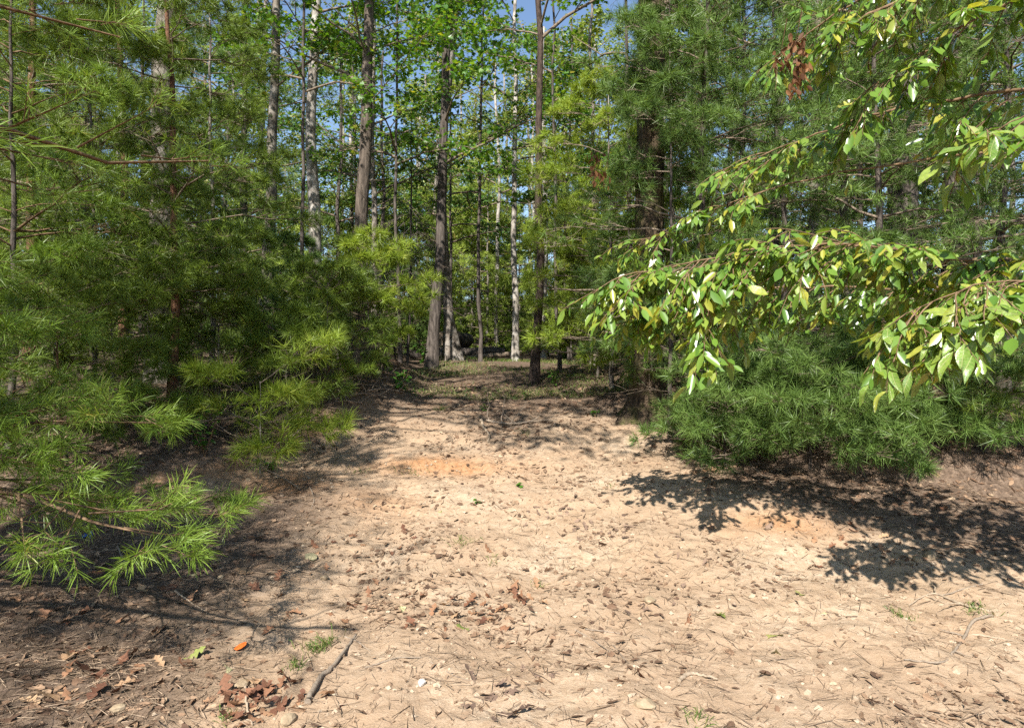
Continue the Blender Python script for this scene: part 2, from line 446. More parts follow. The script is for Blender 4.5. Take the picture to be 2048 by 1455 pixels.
def ground_mat():
    m, t, out = mat_new("ground")
    tc = t.nodes.new("ShaderNodeTexCoord"); V = tc.outputs["Object"]
    n1 = noise(t, 1.6, 6, 0.62, V); n2 = noise(t, 22, 6, 0.7, V); n3 = noise(t, 110, 3, 0.6, V)
    sand = ramp(t, n1, [(0.30, (.335, .236, .155)), (0.5, (.415, .312, .216)), (0.7, (.485, .392, .290))])
    sand = mixc(t, ramp(t, n2, [(0.38, (.75, .75, .75)), (0.6, (0, 0, 0))]), sand, (.29, .20, .125))
    sand = mixc(t, ramp(t, n3, [(0.38, (.32, .32, .32)), (0.52, (0, 0, 0))]), sand, (.24, .16, .10))
    n0 = noise(t, 0.55, 4, 0.6, V)
    sand = mixc(t, ramp(t, n0, [(0.42, (.6, .6, .6)), (0.6, (0, 0, 0))]), sand, (.31, .215, .14))
    clay = ramp(t, n2, [(0.35, (.26, .125, .055)), (0.65, (.38, .22, .115))])
    c = mixc(t, attr(t, "clay"), sand, clay)
    lit = ramp(t, n2, [(0.35, (.060, .042, .030)), (0.55, (.135, .095, .068)), (0.72, (.22, .16, .115))])
    lf = math_n(t, 'ADD', math_n(t, 'MULTIPLY', attr(t, "litter"), 1.5), math_n(t, 'MULTIPLY', n2, 0.9))
    lf = math_n(t, 'SUBTRACT', lf, 0.75)
    cl = t.nodes.new("ShaderNodeClamp"); t.links.new(lf, cl.inputs[0])
    c = mixc(t, cl.outputs[0], c, lit)
    p = t.nodes.new("ShaderNodeBsdfPrincipled")
    p.inputs["Roughness"].default_value = 0.95; p.inputs["Specular IOR Level"].default_value = 0.1
    t.links.new(c, p.inputs["Base Color"])
    h = math_n(t, 'ADD', math_n(t, 'MULTIPLY', n2, 1.0), math_n(t, 'MULTIPLY', n3, 0.35))
    b = t.nodes.new("ShaderNodeBump"); b.inputs["Strength"].default_value = 0.7; b.inputs["Distance"].default_value = 0.02
    t.links.new(h, b.inputs["Height"]); t.links.new(b.outputs[0], p.inputs["Normal"])
    t.links.new(p.outputs[0], out.inputs[0])
    return m
M["ground"] = ground_mat()

# ---------------------------------------------------------------- ground sheet
def litter_cover(x, y):
    """how much leaf and needle litter covers the soil (0 bare track, 1 forest floor)"""
    b = bank(x, y)
    left = smooth(-0.9, -2.1, x + 0.5 * vnoise(x * 1.3, y * 1.3, 9)) * (1 - smooth(5.5, 7.5, y)) * 0.85
    right = smooth(0.0, 1.3, y - (6.1 - 0.62 * np.maximum(x - 1.0, 0)) + 0.8 * vnoise(x * 1.2, y * 1.2, 11)) * smooth(1.4, 2.6, x)
    deep = smooth(7.0, 9.6, y + 1.4 * vnoise(x, y, 12)) * 0.85
    return np.clip(np.maximum.reduce([b, left, right, deep]) + 0.25 * vnoise(x * 3, y * 3, 13), 0, 1)

def stretch(lo, hi, step, ext_lo, ext_hi, k=1.16):
    c = list(np.arange(lo, hi + step * .5, step))
    s = step; a = lo
    while a > ext_lo:
        s *= k; a -= s; c.insert(0, a)
    s = step; a = hi
    while a < ext_hi:
        s *= k; a += s; c.append(a)
    return np.array(c)

xs = stretch(-4.6, 4.6, 0.030, -220, 220); ys = stretch(2.0, 9.5, 0.028, -60, 400)
GX, GY = np.meshgrid(xs, ys)
GZ = gz(GX, GY)
g = Geo()
nx, ny = len(xs), len(ys)
i = np.arange(nx - 1)[None] + (np.arange(ny - 1) * nx)[:, None]
g.add(np.stack([GX, GY, GZ], -1), quads=np.stack([i, i + 1, i + 1 + nx, i + nx], -1))
me = g.mesh("ground", M["ground"])
fx, fy = GX.ravel(), GY.ravel()
me.attributes.new("litter", 'FLOAT', 'POINT').data.foreach_set("value", litter_cover(fx, fy).astype(np.float32))
def spot(px, rx, ry):
    return np.exp(-(((fx - px[0]) / rx) ** 2 + ((fy - px[1]) / ry) ** 2))
clay = np.maximum.reduce([spot(on_ground(880, 930), 0.8, 0.25), spot(on_ground(570, 975), .45, .35), spot(on_ground(1570, 1045), .5, .2) * .8,
                          spot(on_ground(760, 1010), .6, .3) * .5, smooth(.1, .45, bank(fx, fy)) * (1 - smooth(.5, .9, bank(fx, fy))) * .7 * (1 - smooth(8, 10, fy))])
me.attributes.new("clay", 'FLOAT', 'POINT').data.foreach_set("value", np.clip(clay + .25 * vnoise(fx * 4, fy * 4, 21), 0, 1).astype(np.float32))
go = part("ground", me); go["kind"] = "structure"

# ---------------------------------------------------------------- tree growing
UP = np.array([0, 0, 1.0])

def trunk_path(base, h, lean=(0, 0), wob=0.03, n=14, rng=None, curve=None):
    t = np.linspace(0, 1, n)
    p = np.zeros((n, 3))
    p[:, 0] = base[0] + lean[0] * t * h; p[:, 1] = base[1] + lean[1] * t * h; p[:, 2] = base[2] - 0.12 + t * (h + .12)
    w = np.cumsum(rng.standard_normal((n, 2)) * wob * h / n, 0)
    p[:, :2] += w - w[:1]
    if curve is not None: p[:, 0] += curve(t * h)
    return p

def skeleton(tp, h0, h1, nlimb, len_fn, slope, droop, rng, twigs=9, sub=2, twig_c=0.38, twig_min=0.10, r_limb=0.012, updir=0.15, az=None, keep=None, tstart=.25):
    """limbs, twigs and sub-twigs along a trunk path; returns wood segments and twig ends"""
    zs = tp[:, 2]
    hz = np.sort(rng.uniform(h0, h1, nlimb)) if nlimb > 1 else np.array([(h0 + h1) / 2])
    base = np.stack([np.interp(hz, zs, tp[:, 0]), np.interp(hz, zs, tp[:, 1]), hz], 1)
    A = (np.arange(nlimb) * 2.399 + rng.uniform(-.5, .5, nlimb)) if az is None else rng.uniform(az[0], az[1], nlimb)
    dr = np.stack([np.cos(A), np.sin(A), np.zeros(nlimb)], 1)
    f = (hz - h0) / max(h1 - h0, 1e-6)
    Ln = len_fn(f) * rng.uniform(.55, 1.25, nlimb)
    a = slope * rng.uniform(.6, 1.4, nlimb) + f * 0.35; b = -droop * rng.uniform(.6, 1.4, nlimb)
    side = np.cross(dr, UP)
    sw = rng.uniform(-.22, .22, nlimb)
    def P(t): return base[:, None] + Ln[:, None, None] * (dr[:, None] * t[..., None] + side[:, None] * (sw[:, None] * t * t)[..., None] + UP * (a[:, None] * t + b[:, None] * t * t)[..., None])
    def T(t): return norm(dr[:, None] + side[:, None] * (2 * sw[:, None] * t)[..., None] + UP * (a[:, None] + 2 * b[:, None] * t)[..., None])
    ts = np.tile(np.linspace(0, 1, 7), (nlimb, 1))
    LP = P(ts)
    LP[:, 1:] += rng.standard_normal(LP[:, 1:].shape) * 0.012 * Ln[:, None, None]
    segs = [(LP[:, :-1].reshape(-1, 3), LP[:, 1:].reshape(-1, 3),
             (np.outer(Ln, 1 - ts[0][:-1] * .85) * r_limb).ravel(), (np.outer(Ln, 1 - ts[0][1:] * .85) * r_limb).ravel())]
    tt = np.clip(np.linspace(tstart, 1, twigs)[None] + rng.uniform(-.04, .04, (nlimb, twigs)), 0, 1)
    O = P(tt); tg = T(tt)
    sg = np.where(np.arange(twigs) % 2 == 0, 1.0, -1.0)[None] * np.ones((nlimb, 1))
    ph = rng.uniform(.45, 1.05, (nlimb, twigs)); ph[:, -1] = 0.05
    sd = norm(np.cross(tg, UP))
    td = norm(tg * np.cos(ph)[..., None] + sd * (sg * np.sin(ph))[..., None] + UP * (updir + .25 * rng.standard_normal((nlimb, twigs)))[..., None])
    tl = Ln[:, None] * twig_c * (1.12 - tt) * rng.uniform(.6, 1.35, (nlimb, twigs)) + twig_min * rng.uniform(.8, 1.6, (nlimb, twigs))
    E = O + td * tl[..., None]
    segs.append((O.reshape(-1, 3), E.reshape(-1, 3), (tl * .012 + .0012).ravel(), np.full(tl.size, .0012)))
    ends = [E.reshape(-1, 3)]; dirs = [td.reshape(-1, 3)]; lens = [tl.ravel()]
    for j in range(sub):
        tau = rng.uniform(.25, .85, (nlimb, twigs)); O2 = O + td * (tl * tau)[..., None]
        s2 = norm(np.cross(td, UP)) * rng.choice([-1.0, 1.0], (nlimb, twigs))[..., None]
        q = rng.uniform(.4, 1.0, (nlimb, twigs))[..., None]
        d2 = norm(td * np.cos(q) + s2 * np.sin(q) + UP * (updir + .3 * rng.standard_normal((nlimb, twigs)))[..., None])
        l2 = tl * (1 - tau * .6) * rng.uniform(.35, .8, (nlimb, twigs)) + twig_min * .5
        E2 = O2 + d2 * l2[..., None]
        segs.append((O2.reshape(-1, 3), E2.reshape(-1, 3), (l2 * .010 + .001).ravel(), np.full(l2.size, .001)))
        ends.append(E2.reshape(-1, 3)); dirs.append(d2.reshape(-1, 3)); lens.append(l2.ravel())
    S = [np.concatenate([s[k] for s in segs]) for k in range(4)]
    E = np.concatenate(ends); D = np.concatenate(dirs); Lq = np.concatenate(lens)
    if keep is not None:
        k = keep(E); E, D, Lq = E[k], D[k], Lq[k]
        k = keep(S[1]); S = [s[k] for s in S]
    return S, E, D, Lq

def clear_track(P):
    """nothing low hangs over the track itself"""
    x, y, z = P[:, 0], P[:, 1], P[:, 2]
    g0 = np.interp(y, PY, PZ)
    on = (x > edge_l(y) + .4) & (x < edge_r(y) - 1.45) & (y < 16) & (y > 5.2) & (np.abs(x) < 1.7) & (z < g0 + 3.0)
    on |= (x > edge_l(y) + .1) & (x < edge_r(y)) & (y < 16) & (y > 5.2) & (np.abs(x) < 1.9) & (z < g0 + .10 + .4 * (y > 8.0))
    front = (y < 2.6) & (x > -1.6) & (x < 2)
    return ~(on | front) & (z > gz(x, y) + .04)

def brush(g, E, D, Lq, n, nl, w, rng, bl=.06, spread=(25, 80), bend=.12):
    w = w * 1.75; nl = nl * 1.1; n = max(10, int(n * .72))
    """n needles round the outer bl metres of every twig end"""
    m = len(E)
    e = np.repeat(E, n, 0); d = np.repeat(D, n, 0)
    s = rng.random(m * n) ** 1.3
    e = e - d * (s * np.minimum(bl, np.repeat(Lq, n) * .9))[:, None]
    th = np.radians(spread[0] + (spread[1] - spread[0]) * np.clip(rng.random(m * n) * .75 + .25 * s, 0, 1))
    a, b = frame(d, rng)
    nd = norm(d * np.cos(th)[:, None] + a * np.sin(th)[:, None])
    add_needles(g, e, nd, np.repeat(rng.uniform(.8, 1.2, m), n) * nl * rng.uniform(.8, 1.1, m * n), w, bend, rng, np.repeat(rng.random(m), n))

def pine(name, label, x, y, h, r, crown, limb, nlimb, needle, n_needle, w, seed, mats=("bark_red", "twig_brown", "needle_mid"), lean=(0, 0),
         slope=.22, droop=.18, dead=6, twigs=8, sub=3, bl=.04, bend=None, keep=clear_track, group=None, taper=.85, spread=(12, 105), updir=.15, az=None, top=.35, zbase=None, tstart=None):
    rng = np.random.default_rng(seed)
    z0 = float(gz(x, y)) if zbase is None else zbase
    root = thing(name, label, "tree", (x, y, z0), group)
    tp = trunk_path((x, y, z0), h, lean, .04, 14, rng)
    g = Geo(); add_tube(g, tp, r * (1 - np.linspace(0, 1, 14) * taper) * np.where(np.arange(14) == 0, 1.25, 1), 9, .03, rng)
    part("trunk", g.mesh("trunk", M[mats[0]], root.location), root)
    lf = lambda f: limb * np.maximum(1 - f * (1 - top), .15) * np.where(f < .12, .85, 1)
    S, E, D, Lq = skeleton(tp, z0 + crown, z0 + h * .98, nlimb, lf, slope, droop, rng, twigs, sub, keep=keep, updir=updir, az=az, tstart=tstart or (.5 if h > 2.9 else .3))
    g = Geo(); add_segs(g, *S, sides=3)
    if dead:
        S2, _, _, _ = skeleton(tp, z0 + max(.25, crown * .25), z0 + crown + .5, dead, lambda f: limb * .55 + 0 * f, .05, .3, rng, 5, 1, keep=keep, r_limb=.007)
        add_segs(g, *S2, sides=3)
    part("limbs", g.mesh("limbs", M[mats[1]], root.location), root, True)
    g = Geo(); brush(g, E, D, Lq, n_needle, needle, w, rng, bl, spread, bend)
    part("crown", g.mesh("crown", M[mats[2]], root.location), root, True)
    return root

def hardwood(name, label, x, y, h, r, h0, limb, nlimb, seed, bark="bark_grey", leafm="leaf_oak", leaf=.11, n_leaf=7, kind="oval", lean=(0, 0), curve=None,
             slope=.55, droop=.25, twigs=7, sub=2, group=None, wob=.03, cat="tree", sides=10, keep=None, flare=None, spreadr=.10, top=.5, zbase=None, tilt=.5, wood="twig", trunk_n=14, taper=.6, az=None, tstart=.25):
    rng = np.random.default_rng(seed)
    z0 = float(gz(x, y)) if zbase is None else zbase
    root = thing(name, label, cat, (x, y, z0), group)
    tp = trunk_path((x, y, z0), h, lean, wob, trunk_n, rng, curve)
    t = np.linspace(0, 1, trunk_n)
    g = Geo(); add_tube(g, tp, r * (1 - t * taper) * (1 + .35 * np.exp(-t * h / .18)), sides, .025, rng, flare=flare)
    part("trunk", g.mesh("trunk", M[bark], root.location), root)
    if nlimb:
        St = skeleton(tp, z0 + 1.2, z0 + h0 + .4, 7, lambda f: .55 + 0 * f, .15, .25, rng, 3, 1, .5, .08, .014, keep=keep)[0] if r > .05 and h0 > 2.5 else None
        S, E, D, Lq = skeleton(tp, z0 + h0, z0 + h * .97, nlimb, lambda f: limb * (1 - f * (1 - top)), slope, droop, rng, twigs, sub, .42, .15, .013, .1, keep=keep, az=az, tstart=tstart)
        g = Geo(); add_segs(g, *S, sides=4)
        if St is not None: add_segs(g, *St, sides=4)
        part("limbs", g.mesh("limbs", M[wood], root.location), root, True)
        g = Geo(); leaf_spray(g, E, D, Lq, n_leaf, leaf, rng, kind, spreadr, tilt)
        part("crown", g.mesh("crown", M[leafm], root.location), root, True)
    return root

def leaf_spray(g, E, D, Lq, n, leaf, rng, kind, spreadr=.1, tilt=.5):
    m = len(E)
    e = np.repeat(E, n, 0); d = np.repeat(D, n, 0); L = np.repeat(Lq, n)
    e = e - d * (rng.random(m * n) * np.minimum(L, .4))[:, None] + rng.standard_normal((m * n, 3)) * spreadr * np.array([1, 1, .55])
    az = rng.uniform(0, 2 * np.pi, m * n)
    ld = norm(d * .7 + np.stack([np.cos(az), np.sin(az), rng.uniform(-.9, .1, m * n)], 1))
    nr = norm(UP + tilt * rng.standard_normal((m * n, 3)))
    nr = norm(nr - ld * (nr * ld).sum(1, keepdims=True))
    s = leaf * rng.uniform(.6, 1.2, m * n)
    add_leaves(g, e, ld, nr, s, s * (.85 if kind == "maple" else .5 if kind == "oval" else .62), rng, kind)

# ---------------------------------------------------------------- single-leaf meshes (shared by many objects)
def leaf_mesh(name, mat, prof, n, fold, curl, wave, rng, twist=0.0):
    """one leaf of length 1 along +y: midrib and two edges, folded, curled and wavy"""
    t = np.linspace(0, 1, n)
    w = prof(t)
    z = curl * (t - .15) ** 2 + .03 * np.sin(t * 7 + rng.uniform(0, 6))
    mid = np.stack([twist * t * t, t, z], 1)
    e = []
    for s in (1, -1):
        ez = z + fold * w + wave * np.sin(t * 9 + rng.uniform(0, 6)) * (w > .02)
        e.append(np.stack([twist * t * t + s * w * np.cos(fold), t - .25 * w * (t - .5), ez], 1))
    g = Geo()
    i = np.arange(n - 1)
    g.add(np.concatenate([mid, e[0], e[1]]), quads=np.concatenate([np.stack([i, i + n, i + n + 1, i + 1], 1), np.stack([i + 1, i + 1 + 2 * n, i + 2 * n, i], 1)]))
    return g.mesh(name, mat)

def prof_oval(W):
    return lambda t: W * np.clip(np.sin(np.pi * np.clip((t - .08) / .92, 0, 1) ** .85), 0, 1) ** .8
def prof_oak(W, lobes=3.5, ph=0.0):
    return lambda t: np.where(t < .12, .012, W * np.clip(np.sin(np.pi * np.clip((t - .1) / .95, 0, 1) ** 1.15), 0, 1) ** .6 * (.24 + .76 * np.abs(np.sin(np.pi * lobes * t + ph)) ** 1.3))
def prof_round(W):
    return lambda t: W * np.sqrt(np.clip(1 - (2 * t - 1) ** 2, 0, 1))

rs = np.random.default_rng(77)
OVER_LEAF = [leaf_mesh("leaf", M["leaf_overhang"], prof_oval(rs.uniform(.155, .225)), 8, rs.uniform(.0, .5), rs.uniform(-.5, .05), rs.uniform(.01, .035), rs, rs.uniform(-.12, .12)) for _ in range(10)]
OAK = {k: [leaf_mesh("fallen_leaf", M[m], prof_oak(rs.uniform(.26, .36), rs.uniform(3.1, 4.1), rs.uniform(0, .8)), 20, rs.uniform(-.45, .6), rs.uniform(-.6, .8), rs.uniform(.02, .07), rs, rs.uniform(-.35, .35)) for _ in range(9)]
       for k, m in (("brown", "fallen"), ("grey", "fallen_grey"), ("green", "fallen_green"))}
ROUND = leaf_mesh("fallen_leaf", M["fallen_orange"], prof_round(.42), 10, .15, .25, .02, rs)

def orient(pos, d, nrm, L, origin=(0, 0, 0)):
    d = Vector(d).normalized(); n = Vector(nrm); n = (n - d * n.dot(d)).normalized(); s = d.cross(n)
    m = Matrix((s, d, n)).transposed()
    return Vector(pos) - Vector(origin), m.to_euler(), (L, L, L)

def put(o, pos, d, nrm, L, origin=(0, 0, 0)):
    o.location, o.rotation_euler, o.scale = orient(pos, d, nrm, L, origin)
    return o

# ---------------------------------------------------------------- the hardwood trunks round the track
def at_trunk(u, d):
    return (u - CX) / F_PX * d, d

hw = [  # u, depth, height, radius, first limb, limb, count, seed, bark, leaf material, kind, leaf, n, lean, label
    (714, 12.3, 15, .145, 4.2, 2.6, 13, 11, "bark_umber", "leaf_maple", "maple", .13, 7, .013, "tall grey-brown trunk standing behind the yellow-green pine tufts, thickest on the track's near side"),
    (744, 14.2, 13, .075, 3.4, 1.9, 9, 12, "bark_grey", "leaf_oak", "oval", .11, 7, .004, "slim grey trunk close behind the tall grey-brown trunk"),
    (862, 13.3, 15, .125, 4.0, 2.7, 12, 13, "bark_dark", "leaf_maple", "maple", .13, 8, .026, "nearly black straight trunk beside the log pile, leaning slightly right"),
    (1030, 16.0, 15, .088, 4.6, 2.2, 11, 15, "bark_pale", "leaf_oak", "oval", .12, 7, -.002, "pale whitish trunk with a dark scar at the end of the track"),
    (1068, 11.0, 14, .080, 5.6, 2.2, 8, 16, "bark_brown", "leaf_maple", "maple", .13, 7, .004, "dark brown rough-barked trunk standing alone on the track's edge"),
    (640, 14.0, 16, .155, 5.6, 2.6, 10, 17, "bark_pale", "leaf_oak", "oval", .12, 6, .010, "broad pale mottled trunk sunlit behind the roadside pines"),
    (526, 13.0, 15, .130, 5.0, 2.5, 9, 18, "bark_grey", "leaf_maple", "maple", .13, 7, .004, "grey trunk half hidden behind the roadside pines"),
    (322, 9.8, 16, .200, 6.0, 2.8, 8, 19, "bark_grey", "leaf_oak", "oval", .12, 6, .000, "stout grey trunk rising above the reddish pine"),
    (1188, 14.0, 11, .062, 3.2, 1.8, 9, 20, "bark_grey", "leaf_oak", "oval", .11, 7, .002, "thin bluish-grey trunk between the dark brown trunk and the big mossy one"),
    (681, 17.5, 12, .070, 3.5, 2.0, 8, 21, "bark_dark", "leaf_oak", "oval", .12, 7, .003, "thin dark trunk right of the broad pale mottled trunk"),
    (760, 18.5, 12, .070, 3.5, 2.0, 8, 22, "bark_dark", "leaf_maple", "diamond", .13, 8, -.004, "thin dark trunk seen through the dead twigs"),
    (1085, 20.0, 15, .110, 5.0, 2.6, 9, 23, "bark_pale", "leaf_oak", "diamond", .14, 8, .004, "pale trunk just right of and far behind the dark brown trunk"),
    (995, 22.0, 16, .080, 5.5, 2.4, 9, 24, "bark_pale", "leaf_far", "diamond", .14, 8, .000, "slender pale trunk far back left of the scarred pale trunk"),
    (1622, 10.5, 12, .085, 4.2, 2.2, 9, 25, "bark_grey", "leaf_oak", "oval", .12, 7, -.003, "grey mottled trunk glimpsed behind the glossy upper branch"),
    (1800, 12.0, 15, .27, 5.0, 3.0, 10, 26, "bark_dark", "leaf_oak", "oval", .12, 7, .0, "wide dark trunk in deep shade, first behind the leafy branch"),
    (1905, 13.0, 15, .27, 5.0, 3.0, 10, 27, "bark_dark", "leaf_oak", "oval", .12, 7, .0, "wide dark trunk in deep shade, second behind the leafy branch"),
    (1545, 11.5, 12, .10, 4.0, 2.2, 9, 28, "bark_dark", "leaf_oak", "oval", .12, 7, .003, "narrow dark trunk among the white pine boughs"),
]
for u, d, h, r, h0, lb, n, sd, bk, lm, kd, lf, nl, ln, lab in hw:
    x, y = at_trunk(u, d); h = 3.2 + h * .46; lf *= 1.12; n = int(n * .85); nl = nl + 1
    hardwood("hardwood_tree", lab, x, y, h, r, h0, lb, n, sd, bk, lm, lf, nl, kd, (ln, 0.0), wob=.045, group="hardwood trunks along the track")
# leaning grey trunk: base at the log pile, bending left as it climbs
x, y = at_trunk(907, 15.5)
hardwood("hardwood_tree", "grey trunk with a flared yellowish foot in front of the log pile", x, y, 14, .128, 4.3, 2.4, 11, 14, "bark_grey", "leaf_oak", .12, 7, "oval",
         curve=lambda z: -.32 * np.sin(np.clip(z / 6.5, 0, 1) * np.pi * .5) + .10 * np.clip(z - 5, 0, 20), wob=.015, group="hardwood trunks along the track",
         flare=lambda z, a: 1 + .55 * np.exp(-z / .16) * (1 + .5 * np.cos(a * 4 + .8)))
# the big mossy trunk with buttressed roots
x, y = at_trunk(1292, 8.8)
hardwood("mossy_tree", "big mossy trunk with flaring roots at the track's right bank", x, y, 14, .205, 5.5, 3.0, 9, 31, "bark_mossy", "leaf_oak", .12, 6, "oval", (.012, 0), sides=28, trunk_n=44, wob=.006,
         flare=lambda z, a: (1 + .10 * np.exp(-z / .5) + (.55 * np.exp(-z / .22)) * (1 + .75 * np.cos(a * 5 + 2.2)) + .05 * np.sin(a * 9 + z * 2.2) * np.sin(a * 5 + 1.3 * z) + .03 * np.sin(a * 14 + z * 5) + .9 * np.exp(-z / .28) * np.exp(-((np.mod(a - 2.9 + np.pi, 2 * np.pi) - np.pi) / .45) ** 2)), taper=.45)

# unseen tall hardwood added left of the frame, crown shaped to shade the track
hardwood("hardwood_tree", "tall unseen hardwood added outside the left edge, its one-sided crown shading the track", -4.7, 3.1, 9.6, .15, 5.2, 4.5, 26, 51, "bark_grey", "leaf_oak", .13, 7, "oval", (.02, .02), az=(-.6, .7), tstart=.66, slope=.3, top=.8, group="hardwood trunks along the track")
# understory broadleaf saplings that carry the leaves low in the opening
us = [(800, 12.8, 8.5, .04, 3.0, 1.9, 12, 41, "leaf_maple", "maple", .14, 8, "slim maple sapling whose dark leaves hang between the twin trunks"),
      (960, 14.6, 9.5, .045, 3.3, 2.1, 12, 42, "leaf_maple", "maple", .14, 8, "maple sapling spreading a flat leafy layer above the end of the track"),
      (1120, 12.4, 8.5, .04, 3.8, 1.9, 9, 43, "leaf_maple", "maple", .14, 8, "maple sapling with bright leaves right of the dark brown trunk"),
      (600, 11.5, 9.0, .04, 4.2, 2.0, 10, 44, "leaf_maple", "maple", .14, 8, "maple sapling with yellow-green leaves above the roadside pines"),
      (1262, 9.9, 8.5, .04, 4.6, 1.6, 8, 45, "leaf_maple", "maple", .14, 7, "maple sapling with bright yellow-green leaves above the big mossy trunk"),
      (905, 19, 9.0, .05, 2.8, 2.0, 11, 46, "leaf_oak", "diamond", .14, 9, "small oak with greyish leaves behind the log pile"),
      (1140, 17, 9.0, .05, 2.2, 2.0, 12, 47, "leaf_far", "diamond", .14, 9, "pale leafy sapling behind the lit pine boughs"),
      (700, 20, 10, .06, 2.8, 2.2, 12, 48, "leaf_oak", "diamond", .15, 9, "leafy oak sapling far behind the pale mottled trunk")]
for u, d, h, r, h0, lb, n, sd, lm, kd, lf, nl, lab in us:
    x, y = at_trunk(u, d)
    hardwood("sapling_tree", lab, x, y, h, r, h0, lb, n, sd, "bark_dark", lm, lf, nl, kd, (0, 0), slope=.35, droop=.3, wob=.05, group="broadleaf saplings", sides=7)

# bare dead sapling with a fan of dark twigs
x, y = at_trunk(815, 13.8)
rng = np.random.default_rng(5)
z0 = float(gz(x, y)); root = thing("dead_sapling", "bare dead sapling with a drooping fan of fine dark twigs left of the black trunk", "tree", (x, y, z0))
tp = trunk_path((x, y, z0), 5.2, (.02, 0), .05, 12, rng)
g = Geo(); add_tube(g, tp, .035 * (1 - np.linspace(0, 1, 12) * .7), 7); part("trunk", g.mesh("trunk", M["bark_dark"], root.location), root)
S, E, D, Lq = skeleton(tp, z0 + 1.9, z0 + 4.6, 26, lambda f: .95 + 0 * f, .25, .9, rng, 9, 3, .5, .15, .006, -.3)
g = Geo(); add_segs(g, *S, sides=3); part("limbs", g.mesh("limbs", M["bark_dark"], root.location), root, True)

# ---------------------------------------------------------------- pines
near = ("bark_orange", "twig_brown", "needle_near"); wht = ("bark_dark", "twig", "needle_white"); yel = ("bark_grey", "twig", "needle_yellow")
# beside the camera: trunk outside the frame, boughs reaching in
pine("roadside_pine", "nearest pine, bright boughs and an orange limb reaching in at the upper left corner", -5.2, 2.2, 6.2, .10, 1.4, 3.7, 50, .115, 36, .0011, 101, near, dead=0, twigs=12, sub=2, az=(-1.3, 1.2), bl=.24, slope=.2, droop=.2, spread=(22, 72), bend=.10, top=.55, tstart=.2)
LB = dict(mats=near, dead=0, twigs=14, sub=3, bl=.18, spread=(22, 75), bend=.10)
pine("roadside_pine", "low bright pine bough drooping over the needle-strewn verge", -4.3, 3.9, 1.6, .05, .45, 2.7, 9, .10, 60, .0011, 102, slope=.12, droop=.22, az=(-.30, .22), **LB)
RED = ("bark_red", "twig", "needle_mid"); GRY = ("bark_grey", "twig", "needle_mid"); NR = ("bark_red", "twig_brown", "needle_near")
pl = [  # u, depth, h, r, crown, limb, nlimb, needle, n, w, seed, mats, label
    (345, 7.6, 6.6, .060, 1.35, 1.55, 46, .13, 40, .0021, 111, RED, "reddish-barked pine, trunk bare near the ground, among dark boughs"),
    (190, 7.5, 6.0, .030, .40, 1.6, 48, .13, 38, .0021, 112, GRY, "slender pine left of the reddish-barked pine"),
    (20, 6.2, 5.4, .036, .20, 1.5, 50, .13, 38, .0019, 113, ("bark_dark", "twig_brown", "needle_near"), "bushy pine at the photograph's left edge with boughs to the ground"),
    (425, 9.4, 6.0, .045, .40, 1.25, 40, .13, 34, .0024, 114, GRY, "young pine filling the gap right of the reddish-barked pine"),
    (575, 7.9, 1.1, .018, .10, .75, 14, .13, 34, .0021, 115, GRY, "small dark green pine on the left bank's edge"),
    (520, 6.75, .95, .014, .12, 1.0, 9, .15, 38, .0020, 116, yel, "knee-high pine spreading star-like tufts over the left bank"),
    (738, 10.4, 2.1, .026, .40, 1.15, 24, .14, 36, .0026, 117, yel, "sunlit yellow-green pine sapling in front of the tall grey-brown trunk"),
    (655, 9.0, 1.5, .020, .15, .85, 20, .13, 34, .0024, 118, GRY, "small dark pine sapling beside the brush on the left bank"),
    (250, 10.5, 8.6, .08, .6, 2.2, 46, .13, 28, .0029, 119, RED, "tall pine behind the reddish-barked pine"),
    (60, 9.5, 8.2, .09, .4, 2.6, 48, .13, 28, .0027, 120, RED, "tall shaded pine behind the bushy left-edge pine"),
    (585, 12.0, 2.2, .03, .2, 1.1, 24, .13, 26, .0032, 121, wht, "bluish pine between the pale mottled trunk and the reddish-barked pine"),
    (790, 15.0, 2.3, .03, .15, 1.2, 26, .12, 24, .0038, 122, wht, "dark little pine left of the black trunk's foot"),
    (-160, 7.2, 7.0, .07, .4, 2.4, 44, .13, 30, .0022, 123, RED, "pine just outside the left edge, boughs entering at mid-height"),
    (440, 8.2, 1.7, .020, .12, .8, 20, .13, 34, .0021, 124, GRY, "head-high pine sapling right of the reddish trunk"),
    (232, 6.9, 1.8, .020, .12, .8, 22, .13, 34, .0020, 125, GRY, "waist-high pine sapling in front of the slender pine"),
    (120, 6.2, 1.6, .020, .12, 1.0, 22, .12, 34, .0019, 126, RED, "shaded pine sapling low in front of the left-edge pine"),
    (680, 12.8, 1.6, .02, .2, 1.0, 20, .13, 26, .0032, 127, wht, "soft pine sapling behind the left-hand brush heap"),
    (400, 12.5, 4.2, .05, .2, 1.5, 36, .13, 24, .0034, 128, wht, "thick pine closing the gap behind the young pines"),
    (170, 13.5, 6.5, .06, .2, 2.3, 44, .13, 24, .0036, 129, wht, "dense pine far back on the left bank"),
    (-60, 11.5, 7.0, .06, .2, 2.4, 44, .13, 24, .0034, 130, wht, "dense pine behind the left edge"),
]
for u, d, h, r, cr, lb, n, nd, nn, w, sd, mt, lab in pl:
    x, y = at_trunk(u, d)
    pine("young_pine", lab, x, y, h, r, cr, lb, n, nd, nn, w, sd, mt, group="pines on the left bank", slope=.22 if h > 2 else .32, top=.35 if h > 2 else .55, dead=6 if h > 2 else 5)
